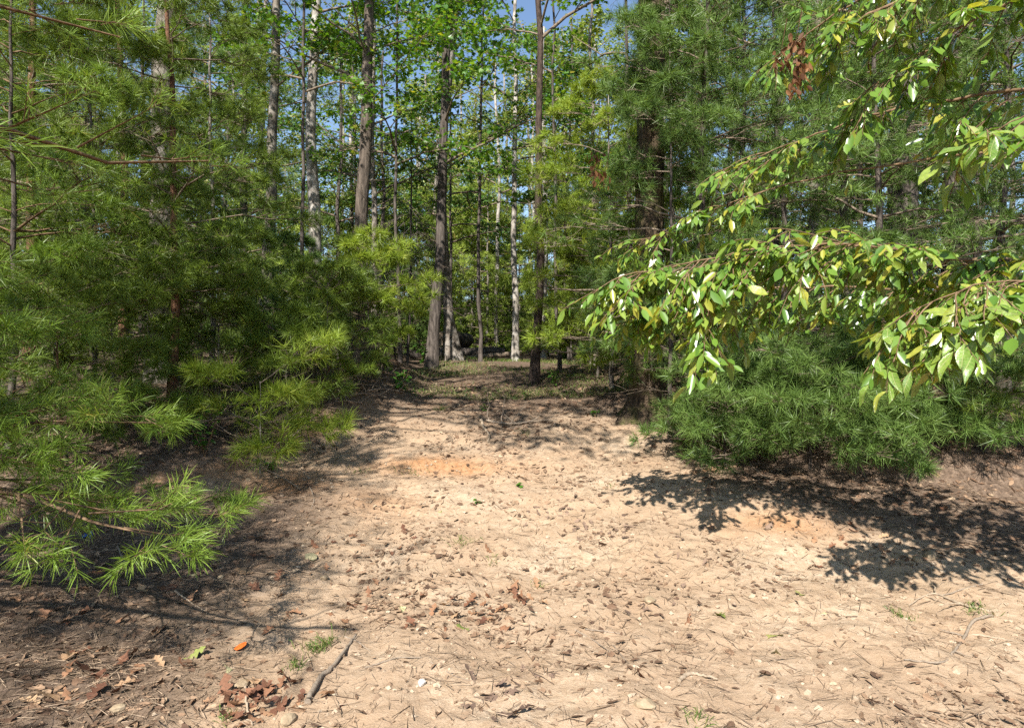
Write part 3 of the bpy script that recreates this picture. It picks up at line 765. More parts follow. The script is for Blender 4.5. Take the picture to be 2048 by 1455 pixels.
# right bank
pr = [
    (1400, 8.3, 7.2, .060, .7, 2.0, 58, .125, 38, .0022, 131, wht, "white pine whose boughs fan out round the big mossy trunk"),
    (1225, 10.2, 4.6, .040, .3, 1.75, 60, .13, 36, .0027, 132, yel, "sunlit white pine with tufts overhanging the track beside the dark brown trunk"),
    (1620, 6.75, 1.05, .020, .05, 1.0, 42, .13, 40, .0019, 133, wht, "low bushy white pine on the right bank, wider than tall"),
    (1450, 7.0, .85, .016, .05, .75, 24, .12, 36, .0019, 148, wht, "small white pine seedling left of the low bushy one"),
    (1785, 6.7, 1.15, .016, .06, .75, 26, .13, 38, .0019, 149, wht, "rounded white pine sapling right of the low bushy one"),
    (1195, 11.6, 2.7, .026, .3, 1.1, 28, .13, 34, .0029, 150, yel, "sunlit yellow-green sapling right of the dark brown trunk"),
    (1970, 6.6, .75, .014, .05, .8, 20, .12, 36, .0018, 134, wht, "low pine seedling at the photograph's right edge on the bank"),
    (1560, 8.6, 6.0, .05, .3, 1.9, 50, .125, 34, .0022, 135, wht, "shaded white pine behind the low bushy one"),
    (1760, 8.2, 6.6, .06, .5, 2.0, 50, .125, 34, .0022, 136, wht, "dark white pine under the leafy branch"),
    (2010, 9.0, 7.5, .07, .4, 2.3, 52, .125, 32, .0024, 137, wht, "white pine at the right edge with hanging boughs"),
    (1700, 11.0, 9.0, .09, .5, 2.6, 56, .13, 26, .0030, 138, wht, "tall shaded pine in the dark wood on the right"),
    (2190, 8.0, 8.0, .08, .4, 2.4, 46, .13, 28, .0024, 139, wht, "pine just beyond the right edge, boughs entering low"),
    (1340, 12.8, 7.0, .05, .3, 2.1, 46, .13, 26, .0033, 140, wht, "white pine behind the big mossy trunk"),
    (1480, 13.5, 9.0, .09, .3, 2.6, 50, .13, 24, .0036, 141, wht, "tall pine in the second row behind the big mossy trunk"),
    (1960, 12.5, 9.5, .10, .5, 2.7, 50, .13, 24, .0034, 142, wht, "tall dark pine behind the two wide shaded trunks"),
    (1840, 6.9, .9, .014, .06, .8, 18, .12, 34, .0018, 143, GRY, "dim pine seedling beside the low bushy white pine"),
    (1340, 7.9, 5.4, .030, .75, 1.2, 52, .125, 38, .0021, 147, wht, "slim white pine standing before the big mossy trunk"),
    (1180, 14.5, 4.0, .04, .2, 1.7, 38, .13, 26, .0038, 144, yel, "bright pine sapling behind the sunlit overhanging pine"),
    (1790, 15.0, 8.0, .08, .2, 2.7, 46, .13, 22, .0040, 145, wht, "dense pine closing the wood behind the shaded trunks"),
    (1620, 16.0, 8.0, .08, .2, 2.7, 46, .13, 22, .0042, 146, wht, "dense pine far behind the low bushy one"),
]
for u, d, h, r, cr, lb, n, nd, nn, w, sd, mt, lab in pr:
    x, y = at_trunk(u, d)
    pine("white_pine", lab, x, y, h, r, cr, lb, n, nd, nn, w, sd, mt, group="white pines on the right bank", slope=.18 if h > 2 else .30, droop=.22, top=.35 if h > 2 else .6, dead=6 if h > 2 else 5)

dense = [o for o in bpy.data.objects if o.name.startswith("white_pine") and o.get("label", "").startswith(("tall dark", "dense pine"))]
backs = [(5.2, 15.5, "behind the grey mottled trunk"), (7.6, 14.2, "between the two wide shaded trunks"), (10.2, 15.5, "right of the second wide shaded trunk"), (12.5, 13.0, "at the far right of the dark wood"), (8.8, 18.0, "in the third row of the dark wood"),
         (11.5, 18.5, "in the dark wood's far right row"), (6.6, 19.0, "behind the tall shaded pine"), (14.5, 16.5, "deepest at the right edge"), (4.6, 18.3, "behind the white pines round the mossy trunk"), (9.6, 11.2, "nearest of the dark row at the right edge"),
         (-8.2, 14.5, "behind the slender left pine"), (-10.8, 13.0, "deep behind the left edge"), (-6.6, 16.0, "behind the tall left pine"), (-11.5, 17.5, "far behind the left edge"), (-8.6, 19.0, "far behind the stout grey trunk")]
rg = np.random.default_rng(17)
for k, (x, y, w_) in enumerate(backs):
    copy_tree(dense[k % len(dense)], (x, y, float(gz(x, y))), rg.uniform(0, 6.28), rg.uniform(1.0, 1.25), "dense shaded pine " + w_, "dense shaded pines behind the banks")

# ---------------------------------------------------------------- glossy broadleaf tree overhanging from the right
rng = np.random.default_rng(9)
OR = np.array([4.75, 3.3, float(gz(4.75, 3.3))])
ov = thing("overhanging_tree", "broadleaf tree with glossy green leaves overhanging the track's right side", "tree", OR)
tp = trunk_path(OR, 8.0, (-.02, .03), .02, 16, rng)
g = Geo(); add_tube(g, tp, .10 * (1 - np.linspace(0, 1, 16) * .7), 12, .02, rng)
part("trunk", g.mesh("trunk", M["bark_grey"], OR), ov)

LV = []      # every leaf: position, direction, normal, length
wood = Geo()
def catmull(P, n):
    P = np.asarray(P, float); t = np.linspace(0, len(P) - 1, n)
    i = np.clip(t.astype(int), 0, len(P) - 2); f = (t - i)[:, None]
    p0 = P[np.maximum(i - 1, 0)]; p1 = P[i]; p2 = P[i + 1]; p3 = P[np.minimum(i + 2, len(P) - 1)]
    return .5 * (2 * p1 + (p2 - p0) * f + (2 * p0 - 5 * p1 + 4 * p2 - p3) * f ** 2 + (3 * p1 - p0 - 3 * p2 + p3) * f ** 3)

def leafy_limb(P, r, ntw, tl, leaf, t0=.2, down=.25, nleaf=9, sub=2):
    pts = catmull(P, 24); pts[1:] += rng.standard_normal((23, 3)) * .008
    add_tube(wood, pts, r * (1 - np.linspace(0, 1, 24) * .85), 7, .03, rng)
    for k in range(ntw):
        t = t0 + (1 - t0) * (k + rng.random()) / ntw
        q = t * 23; i = min(int(q), 22); o = pts[i] + (pts[i + 1] - pts[i]) * (q - i)
        tg = norm(pts[i + 1] - pts[i]); sd = norm(np.cross(tg, UP))
        s = 1 if k % 2 else -1
        d = norm(tg * rng.uniform(.2, .9) + sd * s * rng.uniform(.3, 1.0) + UP * rng.uniform(-down - .25, .45 - down))
        twig(o, d, tl * rng.uniform(.55, 1.25), leaf, nleaf, sub)
    twig(pts[-1], norm(pts[-1] - pts[-2]), tl * .6, leaf, nleaf, 1)

def twig(o, d, L, leaf, nleaf, sub):
    n = 6; p = [o]
    for j in range(n):
        d = norm(d + np.array([0, 0, -.10]) + rng.standard_normal(3) * .10)
        p.append(p[-1] + d * L / n)
    p = np.array(p)
    add_tube(wood, p, np.linspace(.0045, .0016, n + 1) * (L / .4) ** .5, 4, cap=False)
    for j in range(nleaf):
        t = .18 + .82 * (j + rng.random() * .5) / nleaf
        q = t * n; i = min(int(q), n - 1); b = p[i] + (p[i + 1] - p[i]) * (q - i)
        tg = norm(p[i + 1] - p[i]); sd = norm(np.cross(tg, UP) + rng.standard_normal(3) * .2) * (1 if j % 2 else -1)
        ld = norm(tg * rng.uniform(.3, .9) + sd * rng.uniform(.4, 1.0) + UP * rng.uniform(-.95, .05))
        nr = norm(UP + np.array([-.15, -.25, 0]) + rng.standard_normal(3) * .45)
        pet = .018
        LV.append((b + ld * pet * .2, ld, nr, leaf * rng.choice([.5, .75, .95, 1.1, 1.3]) * rng.uniform(.88, 1.12)))
    for j in range(sub):
        i = rng.integers(1, n - 1)
        tg = norm(p[i + 1] - p[i]); sd = norm(np.cross(tg, UP)) * rng.choice([-1, 1])
        twig(p[i], norm(tg + sd * rng.uniform(.4, 1.1) + UP * rng.uniform(-.2, .2)), L * rng.uniform(.4, .65), leaf, max(4, int(nleaf * .6)), 0)

T = lambda z: np.array([np.interp(z, tp[:, 2], tp[:, 0]), np.interp(z, tp[:, 2], tp[:, 1]), z])
# main low limb sweeping left above the bank
leafy_limb([T(1.9), (3.6, 3.55, 2.14), (2.75, 3.8, 2.22), (2.05, 4.15, 2.36), (1.40, 4.5, 2.34), (.88, 4.75, 2.26)], .017, 88, .50, .104, .12, .30, 11, 3)
leafy_limb([T(1.75), (3.5, 3.1, 1.98), (2.9, 3.2, 2.02), (2.4, 3.3, 2.0), (2.05, 3.4, 1.86)], .011, 36, .38, .110, .2, .35, 10, 3)
leafy_limb([T(1.8), (3.7, 4.2, 2.08), (2.8, 4.5, 2.12), (2.05, 4.8, 2.16), (1.45, 5.0, 2.10), (1.0, 5.1, 2.0)], .013, 44, .42, .100, .15, .38, 10, 3)
leafy_limb([(1.40, 4.5, 2.34), (1.33, 4.4, 2.1), (1.30, 4.35, 1.9), (1.27, 4.3, 1.75)], .006, 12, .28, .12, .15, .5, 7, 1)
leafy_limb([(2.4, 3.3, 2.0), (2.25, 3.25, 1.85), (2.18, 3.2, 1.72)], .006, 8, .22, .125, .15, .5, 6, 1)
# a second one over the mossy trunk
leafy_limb([T(2.6), (3.6, 4.4, 3.05), (2.5, 5.2, 3.1), (1.75, 5.7, 2.95), (1.15, 6.0, 2.68)], .012, 16, .42, .095, .6, .2, 9, 3)
# high limbs
leafy_limb([T(3.6), (3.7, 3.8, 4.25), (3.1, 4.2, 4.3), (2.6, 4.5, 4.08), (2.3, 4.6, 3.95)], .032, 24, .5, .10, .15, .2, 9, 3)
leafy_limb([T(3.0), (3.7, 3.2, 3.05), (3.0, 3.2, 2.98), (2.6, 3.25, 2.86), (2.35, 3.3, 2.74)], .012, 14, .38, .115, .15, .2, 8, 2)
leafy_limb([T(3.3), (3.9, 4.4, 3.5), (3.1, 5.0, 3.6), (2.5, 5.4, 3.5), (2.1, 5.7, 3.4)], .018, 24, .55, .115, .15, .25, 9, 3)
leafy_limb([T(4.2), (4.0, 4.6, 4.9), (3.5, 5.4, 5.0), (3.0, 5.8, 4.8), (2.5, 6.1, 4.5)], .025, 24, .6, .105, .15, .2, 9, 3)
leafy_limb([T(3.9), (4.1, 3.8, 4.0), (3.5, 4.2, 4.05), (3.0, 4.5, 3.85), (2.6, 4.7, 3.6)], .02, 22, .5, .12, .15, .25, 9, 3)
for zz, tip in ((5.2, (5.6, 5.6, 6.6)), (5.9, (6.6, 4.4, 7.2)), (5.5, (4.2, 6.2, 6.6)), (6.4, (5.2, 5.4, 8.2)), (6.9, (6.4, 4.8, 8.6)), (4.8, (6.4, 5.2, 5.8))):  # limbs out of view, added to shade the wood on the right
    b0 = T(zz); tip = np.array(tip); leafy_limb([b0, b0 * .6 + tip * .4 + UP * .25, b0 * .25 + tip * .75 + UP * .2, tip], .03, 24, .7, .14, .25, .2, 9, 2)
leafy_limb([T(5.0), (4.0, 3.3, 5.6), (3.2, 3.6, 5.8), (2.5, 4.2, 5.6)], .030, 14, .6, .11, .2, .2, 8, 2)
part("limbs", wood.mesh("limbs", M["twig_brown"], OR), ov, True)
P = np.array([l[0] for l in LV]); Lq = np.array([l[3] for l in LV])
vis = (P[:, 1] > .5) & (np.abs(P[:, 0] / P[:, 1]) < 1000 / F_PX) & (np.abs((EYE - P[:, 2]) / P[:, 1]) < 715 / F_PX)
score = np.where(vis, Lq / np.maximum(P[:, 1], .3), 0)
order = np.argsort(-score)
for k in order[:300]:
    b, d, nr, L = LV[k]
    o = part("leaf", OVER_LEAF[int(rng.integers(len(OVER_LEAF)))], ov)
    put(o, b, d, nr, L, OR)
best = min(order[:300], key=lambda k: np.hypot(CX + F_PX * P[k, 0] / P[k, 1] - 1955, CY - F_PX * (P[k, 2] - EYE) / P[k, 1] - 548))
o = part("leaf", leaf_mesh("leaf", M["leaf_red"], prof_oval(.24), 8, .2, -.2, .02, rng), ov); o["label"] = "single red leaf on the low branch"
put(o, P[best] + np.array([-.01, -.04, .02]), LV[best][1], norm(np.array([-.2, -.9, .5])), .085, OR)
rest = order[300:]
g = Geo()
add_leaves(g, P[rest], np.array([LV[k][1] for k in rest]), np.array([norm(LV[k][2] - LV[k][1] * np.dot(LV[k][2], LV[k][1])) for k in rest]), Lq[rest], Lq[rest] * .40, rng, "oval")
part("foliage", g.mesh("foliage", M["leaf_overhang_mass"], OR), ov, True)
# withered brown leaf bunches hanging on its twigs
g = Geo()
for u, v, d, n in ((1590, 95, 4.6, 30), (1560, 115, 4.7, 22), (1602, 130, 4.6, 30), (1592, 165, 4.6, 26), (1188, 322, 6.2, 16), (1192, 352, 6.2, 14), (1210, 348, 6.2, 12)):
    c = at(u, v, d)
    e = c + rng.standard_normal((n, 3)) * np.array([.028, .028, .05]); ld = norm(np.stack([rng.standard_normal(n) * .5, rng.standard_normal(n) * .5, -np.ones(n)], 1))
    nr = norm(np.cross(ld, rng.standard_normal((n, 3))))
    add_leaves(g, e, ld, nr, .065 * rng.uniform(.7, 1.2, n), .03, rng, "oval")
    add_segs(g, [c + UP * .28 + np.array([.05, 0, 0])], [c], .003, .002, 4)
part("withered_leaves", g.mesh("withered_leaves", M["leaf_dead"], OR), ov, True)

# ---------------------------------------------------------------- woods behind: stock trees copied singly
STX, STY = 0.0, 60.0
stock_h = []
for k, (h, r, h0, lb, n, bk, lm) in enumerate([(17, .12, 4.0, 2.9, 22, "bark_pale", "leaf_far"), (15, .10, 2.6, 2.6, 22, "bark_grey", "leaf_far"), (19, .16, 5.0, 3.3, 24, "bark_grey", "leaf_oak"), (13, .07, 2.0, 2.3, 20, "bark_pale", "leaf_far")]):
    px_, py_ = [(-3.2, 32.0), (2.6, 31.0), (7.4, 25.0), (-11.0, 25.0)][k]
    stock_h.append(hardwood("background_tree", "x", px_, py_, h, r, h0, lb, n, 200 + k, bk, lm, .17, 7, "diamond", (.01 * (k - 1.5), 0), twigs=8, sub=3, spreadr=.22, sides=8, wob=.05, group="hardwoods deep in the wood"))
lab_h = ["pale hardwood deep in the wood, left of the opening's middle", "grey hardwood deep in the wood, right of the scarred pale trunk", "tall grey hardwood deep in the wood behind the white pines", "thin pale hardwood deep in the wood behind the left pines"]
for o, l in zip(stock_h, lab_h): o["label"] = l
rng = np.random.default_rng(33)
def zone(kind, r, d):
    side = ["behind the reddish-barked pine", "behind the broad pale mottled trunk", "beyond the log pile", "beyond the sunlit overhanging pine", "behind the shaded right-hand pines"][int(np.searchsorted([-.38, -.16, .03, .2], r))]
    far = "in the middle depth of the wood" if d < 30 else "in the far depth of the wood"
    return kind + " " + far + " " + side, kind + "s " + far + " " + side
spots = []
tries = 0
while len(spots) < 66 and tries < 6000:
    tries += 1
    d = rng.uniform(19, 62); x = rng.uniform(-.95, .95) * d
    if -10 < x < 6.5 and d < 31: continue
    if all((x - a) ** 2 + (d - b) ** 2 > 4.0 for a, b in spots): spots.append((x, d))
for k, (x, d) in enumerate(spots):
    s = stock_h[int(rng.integers(4))]
    copy_tree(s, (x, d, float(gz(x, d))), rng.uniform(0, 6.28), rng.uniform(.8, 1.2), *zone("hardwood", x / d, d))

for k, (x, d, sc, w_) in enumerate([(-5.6, 23.0, .72, "left behind the broad pale mottled trunk"), (-3.0, 26.0, .8, "behind the black trunk"), (-1.2, 25.0, .7, "behind the log pile"), (1.1, 27.0, .78, "just right of the scarred pale trunk"), (3.2, 23.5, .7, "behind the thin bluish-grey trunk"),
                                    (-7.6, 21.0, .75, "behind the grey half-hidden trunk"), (5.2, 21.5, .75, "behind the big mossy trunk"), (-.2, 30.0, .85, "in the middle of the opening"), (-4.3, 30.0, .85, "behind the slim grey trunk"), (2.4, 20.0, .6, "close behind the sunlit overhanging pine"), (-4.6, 19.0, .55, "close behind the tall grey-brown trunk")]):
    copy_tree(stock_h[(0, 1, 3)[k % 3]], (x, d, float(gz(x, d))), 1.7 * k, sc, "slender leafy tree " + w_, "slender leafy trees beyond the track's end")
stock_p = []
for k, (u, d, h, lb, n, mt, lab) in enumerate([(945, 25.0, 6.0, 2.1, 44, ("bark_grey", "twig", "needle_far_lit"), "bright green pine sapling closing the view behind the log pile"),
                                               (1130, 22.0, 4.5, 1.7, 36, ("bark_grey", "twig", "needle_far_lit"), "soft green pine sapling behind the scarred pale trunk"),
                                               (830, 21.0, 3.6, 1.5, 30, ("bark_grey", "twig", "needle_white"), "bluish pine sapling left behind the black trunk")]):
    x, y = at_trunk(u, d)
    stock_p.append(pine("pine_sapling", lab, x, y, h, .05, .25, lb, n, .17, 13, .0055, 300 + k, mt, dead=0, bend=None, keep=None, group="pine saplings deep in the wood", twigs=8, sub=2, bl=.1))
spots = []
tries = 0
while len(spots) < 95 and tries < 6000:
    tries += 1
    d = rng.uniform(17.5, 46); x = rng.uniform(-.9, .9) * d
    if -3.2 < x < 2.6 and d < 21: continue
    if all((x - a) ** 2 + (d - b) ** 2 > 2.2 for a, b in spots): spots.append((x, d))
spots += [(-2.7, 18.9), (-1.9, 20.0), (1.7, 18.6), (2.5, 17.8), (3.1, 18.9), (.7, 20.2), (-.5, 20.6), (-3.5, 17.8)]
low = set(spots[-8:])
spots += [(-4.6, 21.5), (-3.4, 23.0), (-2.2, 24.0), (-.9, 23.2), (.3, 24.6), (1.3, 23.4), (2.4, 22.0), (3.4, 20.5), (4.4, 19.0), (-5.6, 19.5), (-1.6, 27), (0, 28), (1.8, 27), (3.2, 25), (-3.6, 26.5), (.9, 31), (-1.0, 31.5), (2.6, 30), (-2.8, 30)]
for x, d in spots:
    copy_tree(stock_p[int(rng.integers(2 if (x, d) in low else 3))], (x, d, float(gz(x, d))), rng.uniform(0, 6.28), rng.uniform(.3, .5) if (x, d) in low else rng.uniform(.55, 1.25), *zone("young pine", x / d, d))

# ---------------------------------------------------------------- log pile, fence
def log(u, v, d, L, r, ang, label, tilt=0.0, mat="bark_dark", dz=0.0):
    x, y = at_trunk(u, d); z = float(gz(x, y)) + r + dz
    dr = np.array([math.cos(ang), math.sin(ang), tilt]); p = np.linspace(-.5, .5, 9)[:, None] * dr * L + np.array([x, y, z])
    rg = np.random.default_rng(int(u * 7 + v)); p[1:-1] += rg.standard_normal((7, 3)) * r * .06
    o = thing("log", label, "log", (x, y, z - r), "logs piled behind the flared grey trunk")
    g = Geo(); add_tube(g, p, r * (1 - np.linspace(0, 1, 9) * .12), 14, .03, rg, cap=False); part("bark", g.mesh("bark", M[mat], o.location), o)
    for e, s in ((0, 1), (-1, .88)):
        g = Geo(); an = np.arange(12) * np.pi / 6; dd = norm(dr); a, b = frame(dd)
        v_ = p[e] + (a * np.cos(an)[:, None] + b * np.sin(an)[:, None]) * r * s * .985
        off = dd * (.004 if e else -.004)
        g.add(np.concatenate([[p[e] + off * 3], v_ + off]), tris=[(0, 1 + j, 1 + (j + 1) % 12) for j in range(12)])
        part("cut_end", g.mesh("cut_end", M["log_end"], o.location), o)
log(930, 700, 18.2, 2.2, .16, .08, "long dark log lying lowest in the pile behind the flared grey trunk")
log(893, 690, 18.8, 1.1, .20, 1.35, "thick dark log end-on at the top of the pile", 0, "bark_dark", .34)
log(918, 690, 18.7, 1.2, .24, 1.25, "thickest dark log of the pile, right of the flared grey trunk", 0, "bark_dark", .30)
log(875, 702, 18.0, 1.5, .12, -.1, "thin log at the left foot of the pile")
log(985, 708, 17.4, 1.6, .07, .22, "thin dead limb lying in front of the pile's right end", .10, "twig")
log(890, 700, 18.4, 1.3, .09, .5, "pale split limb leaning on the pile", .45, "stick", .15)

# ---------------------------------------------------------------- ground detail: individually placed leaves
rng = np.random.default_rng(55)
def fallen(u, v, L, kind, label, group=None, cat="leaf", mesh=None, az=None, tilt=.16, lift=.004):
    p = on_ground(u, v)
    a = rng.uniform(0, 6.28) if az is None else az
    e = .02
    gx = (gz(p[0] + e, p[1]) - gz(p[0] - e, p[1])) / (2 * e); gy = (gz(p[0], p[1] + e) - gz(p[0], p[1] - e)) / (2 * e)
    nr = norm(np.array([-float(gx), -float(gy), 1.0]) + rng.standard_normal(3) * tilt)
    d = np.array([math.cos(a), math.sin(a), 0]); d = norm(d - nr * np.dot(d, nr))
    o = part("fallen_leaf", mesh or OAK[kind][int(rng.integers(9))])
    put(o, p + np.array([0, 0, lift + .006 * rng.random()]) - d * L * .5, d, nr, L)
    return tag(o, label, cat, group)

fallen(482, 1300, .085, "", "round bright orange leaf lying on the verge", mesh=ROUND, tilt=.1)
fallen(400, 1152, .15, "green", "pale cream oak leaf with deep lobes below the low pine bough", az=.3, tilt=.12)
fallen(420, 1128, .10, "green", "small yellowish oak leaf just above the pale cream one", az=1.2, tilt=.2)
fallen(388, 1313, .13, "green", "green and cream oak leaf left of the round orange leaf", az=.5, tilt=.2)
fallen(470, 1342, .16, "green", "yellow-green oak leaf above the russet leaf cluster", az=.1, tilt=.3)
fallen(888, 1027, .14, "green", "yellow-green oak leaf alone on the bare middle of the track", az=.2, tilt=.25)
fallen(930, 1258, .15, "green", "olive oak leaf below the central brown leaf cluster", az=.4)
fallen(325, 1180, .13, "brown", "smooth tan folded leaf standing up on the verge", az=1.0, tilt=.6)
fallen(198, 1135, .15, "brown", "tan oak leaf sunlit on the dark pine straw", az=.4, tilt=.15)
fallen(805, 1222, .10, "green", "small green leaf left of the central brown leaf cluster")
fallen(1545, 1270, .14, "green", "olive oak leaf right of centre on the track", az=.6)
fallen(1440, 1232, .14, "green", "larger olive oak leaf near the two russet leaves")
fallen(1375, 1240, .12, "brown", "russet curled leaf standing beside the olive leaves", tilt=.6)
fallen(1660, 1228, .14, "green", "yellow oak leaf near the right-hand grass tuft", az=.2)
fallen(1552, 1305, .11, "green", "dark olive curled leaf on pale sand", tilt=.4)
fallen(1278, 1355, .12, "brown", "amber curled leaf standing at the end of a thin twig", tilt=.7)
fallen(1600, 1190, .10, "green", "yellow leaf at the tip of the branch shadow")
clus = [  # centre, spread, number, length, kind, label
    (530, 1400, 75, 36, 44, .115, "brown", "russet oak leaf in the large leaf cluster at the bottom edge", "leaves of the russet cluster at the bottom edge"),
    (905, 1215, 95, 28, 34, .105, "brown", "brown oak leaf in the cluster at the middle of the bare track", "leaves of the central track cluster"),
    (1045, 1195, 40, 20, 12, .12, "brown", "orange-brown oak leaf at the right end of the central cluster", "leaves at the right end of the central cluster"),
    (190, 1345, 110, 50, 26, .14, "brown", "large tan oak leaf in the verge's lower left corner pile", "leaves of the lower left corner pile"),
    (1130, 1030, 60, 22, 22, .085, "grey", "dry dull brown leaf in the cluster on the upper middle track", "leaves of the upper middle cluster"),
    (1215, 1060, 50, 16, 18, .085, "grey", "dry purplish-brown leaf right of the upper middle cluster", "leaves right of the upper middle cluster"),
    (770, 1080, 70, 20, 18, .095, "brown", "reddish leaf in the thin patch left of the upper track", "leaves of the thin reddish patch"),
    (1010, 1400, 60, 40, 20, .10, "grey", "curled grey-brown leaf near the bottom edge's middle", "curled leaves at the bottom middle"),
    (620, 1200, 120, 60, 20, .11, "brown", "single brown oak leaf scattered on the sandy left verge", "leaves scattered on the left verge"),
    (1350, 1150, 160, 70, 22, .09, "grey", "single dull leaf scattered on the sunny right half of the track", "leaves scattered on the right of the track"),
    (1750, 1090, 140, 55, 22, .095, "brown", "brown leaf lying in the dappled shade of the leafy branch", "leaves in the branch's dappled shade"),
    (1380, 940, 90, 30, 14, .09, "brown", "brown leaf at the foot of the low bushy white pine", "leaves at the foot of the bushy pine"),
    (160, 1200, 110, 60, 18, .12, "brown", "brown oak leaf half sunk in the dark pine straw", "leaves sunk in the pine straw"),
]
for cu, cv, su, sv, n, L, kd, lab, gr in clus:
    for k in range(n):
        u = cu + su * rng.standard_normal() * .8; v = cv + sv * rng.standard_normal() * .8
        if not (5 < u < 2043 and 850 < v < 1452): continue
        fallen(u, v, L * rng.uniform(.5, 1.1), kd, lab, gr, tilt=.13)

# ---------------------------------------------------------------- stones
def stone(u, v, s, mat, label, flat=.55, seed=0, asp=(1, .8)):
    rg = np.random.default_rng(seed); p = on_ground(u, v)
    o = None
    import bmesh
    bm = bmesh.new(); bmesh.ops.create_icosphere(bm, subdivisions=2, radius=1.0)
    cuts = [(norm(rg.standard_normal(3)), rg.uniform(.55, .85)) for _ in range(8)]
    for vt in bm.verts:
        c = np.array(vt.co)
        for n_, k_ in cuts:
            dd = np.dot(c, n_)
            if dd > k_: c = c - n_ * (dd - k_) * .9
        vt.co = Vector(c * np.array([s * asp[0], s * asp[1], s * flat]))
    me = bpy.data.meshes.new("stone"); bm.to_mesh(me); bm.free(); me.materials.append(M[mat])
    o = part("stone", me); o.location = p + np.array([0, 0, s * flat * .25]); o.rotation_euler = (rg.uniform(-.15, .15), rg.uniform(-.15, .15), rg.uniform(0, 6.28))
    return tag(o, label, "stone")
stone(622, 1115, .075, "stone_green", "flat greenish stone set in the shaded dirt", .35, 1, (1, .7))
stone(647, 1158, .035, "stone", "small buff stone below the flat greenish one", .8, 2)
stone(1862, 1117, .06, "stone", "pale yellow stone, larger of the pair on the shaded right verge", .8, 3)
stone(1838, 1125, .05, "stone", "low pale stone left of the larger yellow one", .6, 4)
stone(843, 1371, .030, "stone_white", "small white angular stone on the track", .8, 5)
stone(1290, 1412, .055, "stone", "rounded tan stone near the bottom edge, right of centre", .6, 6)
stone(577, 1445, .045, "stone", "yellowish stone at the bottom edge beside the russet leaves", .7, 7)
stone(236, 1426, .04, "stone", "tan stone at the bottom edge in the lower left", .6, 8)
stone(485, 1372, .045, "stone", "pinkish-tan flat stone above the russet cluster", .45, 9)
stone(1300, 1205, .05, "stone", "pale rounded stone near the middle right of the track", .5, 10)
stone(1850, 930, .06, "stone_green", "grey-green stone half hidden under the right pines", .6, 11)
stone(442, 1157, .028, "stone", "small yellow pebble-like stone right of the pale cream leaf", .8, 12)

# ---------------------------------------------------------------- sticks and fallen branches
def stick(pix, r, mat, label, name="stick", side=(), lift=.0, seed=0, rise=None):
    rg = np.random.default_rng(seed)
    P = np.array([on_ground(u, v) for u, v in pix]); P[:, 2] += r * .7 + lift
    if rise is not None: P[:, 2] += np.array(rise)
    o = thing(name, label, "stick", P[0])
    pts = catmull(P, 6 * len(P)); pts[1:-1] += rg.standard_normal((len(pts) - 2, 3)) * r * .18
    g = Geo(); add_tube(g, pts, r * (1 - np.linspace(0, 1, len(pts)) * .6), 7, .08, rg); part("stem", g.mesh("stem", M[mat], o.location), o)
    for t, az, elv, L in side:
        i = int(t * (len(pts) - 1)); d = np.array([math.cos(az) * math.cos(elv), math.sin(az) * math.cos(elv), math.sin(elv)])
        q = pts[i] + np.linspace(0, 1, 7)[:, None] * d * L + np.cumsum(rg.standard_normal((7, 3)) * L * .025, 0)
        q[1:, 2] = np.maximum(q[1:, 2], gz(q[1:, 0], q[1:, 1]) + r * .4)
        g = Geo(); add_tube(g, q, r * .55 * (1 - np.linspace(0, 1, 7) * .7), 5, .05, rg); part("side_twig", g.mesh("side_twig", M[mat], o.location), o)
    return o
stick([(615, 1412), (640, 1365), (668, 1335), (695, 1300), (712, 1272)], .016, "stick", "rough dark stick with peeling bark, right of the russet cluster", seed=1)
stick([(490, 1362), (492, 1400), (496, 1430), (505, 1454)], .008, "stick_pale", "pale peeled stick lying across the russet leaf cluster", seed=2)
stick([(690, 1275), (715, 1285), (740, 1303)], .006, "stick", "short curved twig above the rough dark stick", seed=3)
stick([(730, 1338), (765, 1328), (800, 1318), (845, 1318)], .006, "stick", "thin straight twig right of the rough dark stick", seed=4)
stick([(1358, 1365), (1378, 1350), (1400, 1352), (1435, 1362)], .012, "stick_pale", "bent pale stick near the bottom edge, right of centre", seed=5)
stick([(1985, 1236), (1948, 1246), (1930, 1275), (1912, 1300), (1888, 1326), (1845, 1324), (1808, 1322)], .010, "stick", "long crooked fallen branch with a thin end on the right sand", "fallen_branch", [(.35, 2.6, .15, .12), (.55, 5.2, .1, .08)], seed=6)
stick([(1990, 1226), (1940, 1215), (1900, 1200), (1870, 1190), (1845, 1195), (1818, 1212)], .010, "stick_pale", "forked pale branch on the right verge above the crooked one", "fallen_branch", [(.3, 3.6, .1, .22), (.6, 1.2, .25, .18), (.75, 5.0, .05, .12)], seed=7)
stick([(1945, 1270), (1985, 1277), (2020, 1283), (2046, 1290)], .007, "stick_pale", "straight yellowish stem entering at the right edge", seed=8)
stick([(1965, 1170), (1925, 1180), (1880, 1192), (1850, 1180)], .006, "stick", "thin grey twig behind the forked pale branch", seed=9)
stick([(962, 842), (968, 858), (978, 872), (976, 885)], .022, "stick_pale", "short broken branch stub with an orange torn end on the track", "fallen_branch", seed=10)
stick([(972, 845), (1000, 850), (1035, 852), (1070, 847), (1115, 845)], .016, "stick", "fallen grey branch with upright twigs lying across the track", "fallen_branch",
      [(.12, 1.9, 1.2, .42), (.3, 1.2, 1.1, .38), (.42, .6, .8, .40), (.5, 2.6, .5, .25), (.7, .4, .5, .25)], .02, seed=11)
stick([(1205, 858), (1218, 874), (1236, 893)], .009, "stick_pale", "pale bent stick at the big mossy trunk's left foot", seed=12)
stick([(860, 1325), (905, 1350), (950, 1365)], .004, "stick", "hair-thin twig near the white stone", seed=13)
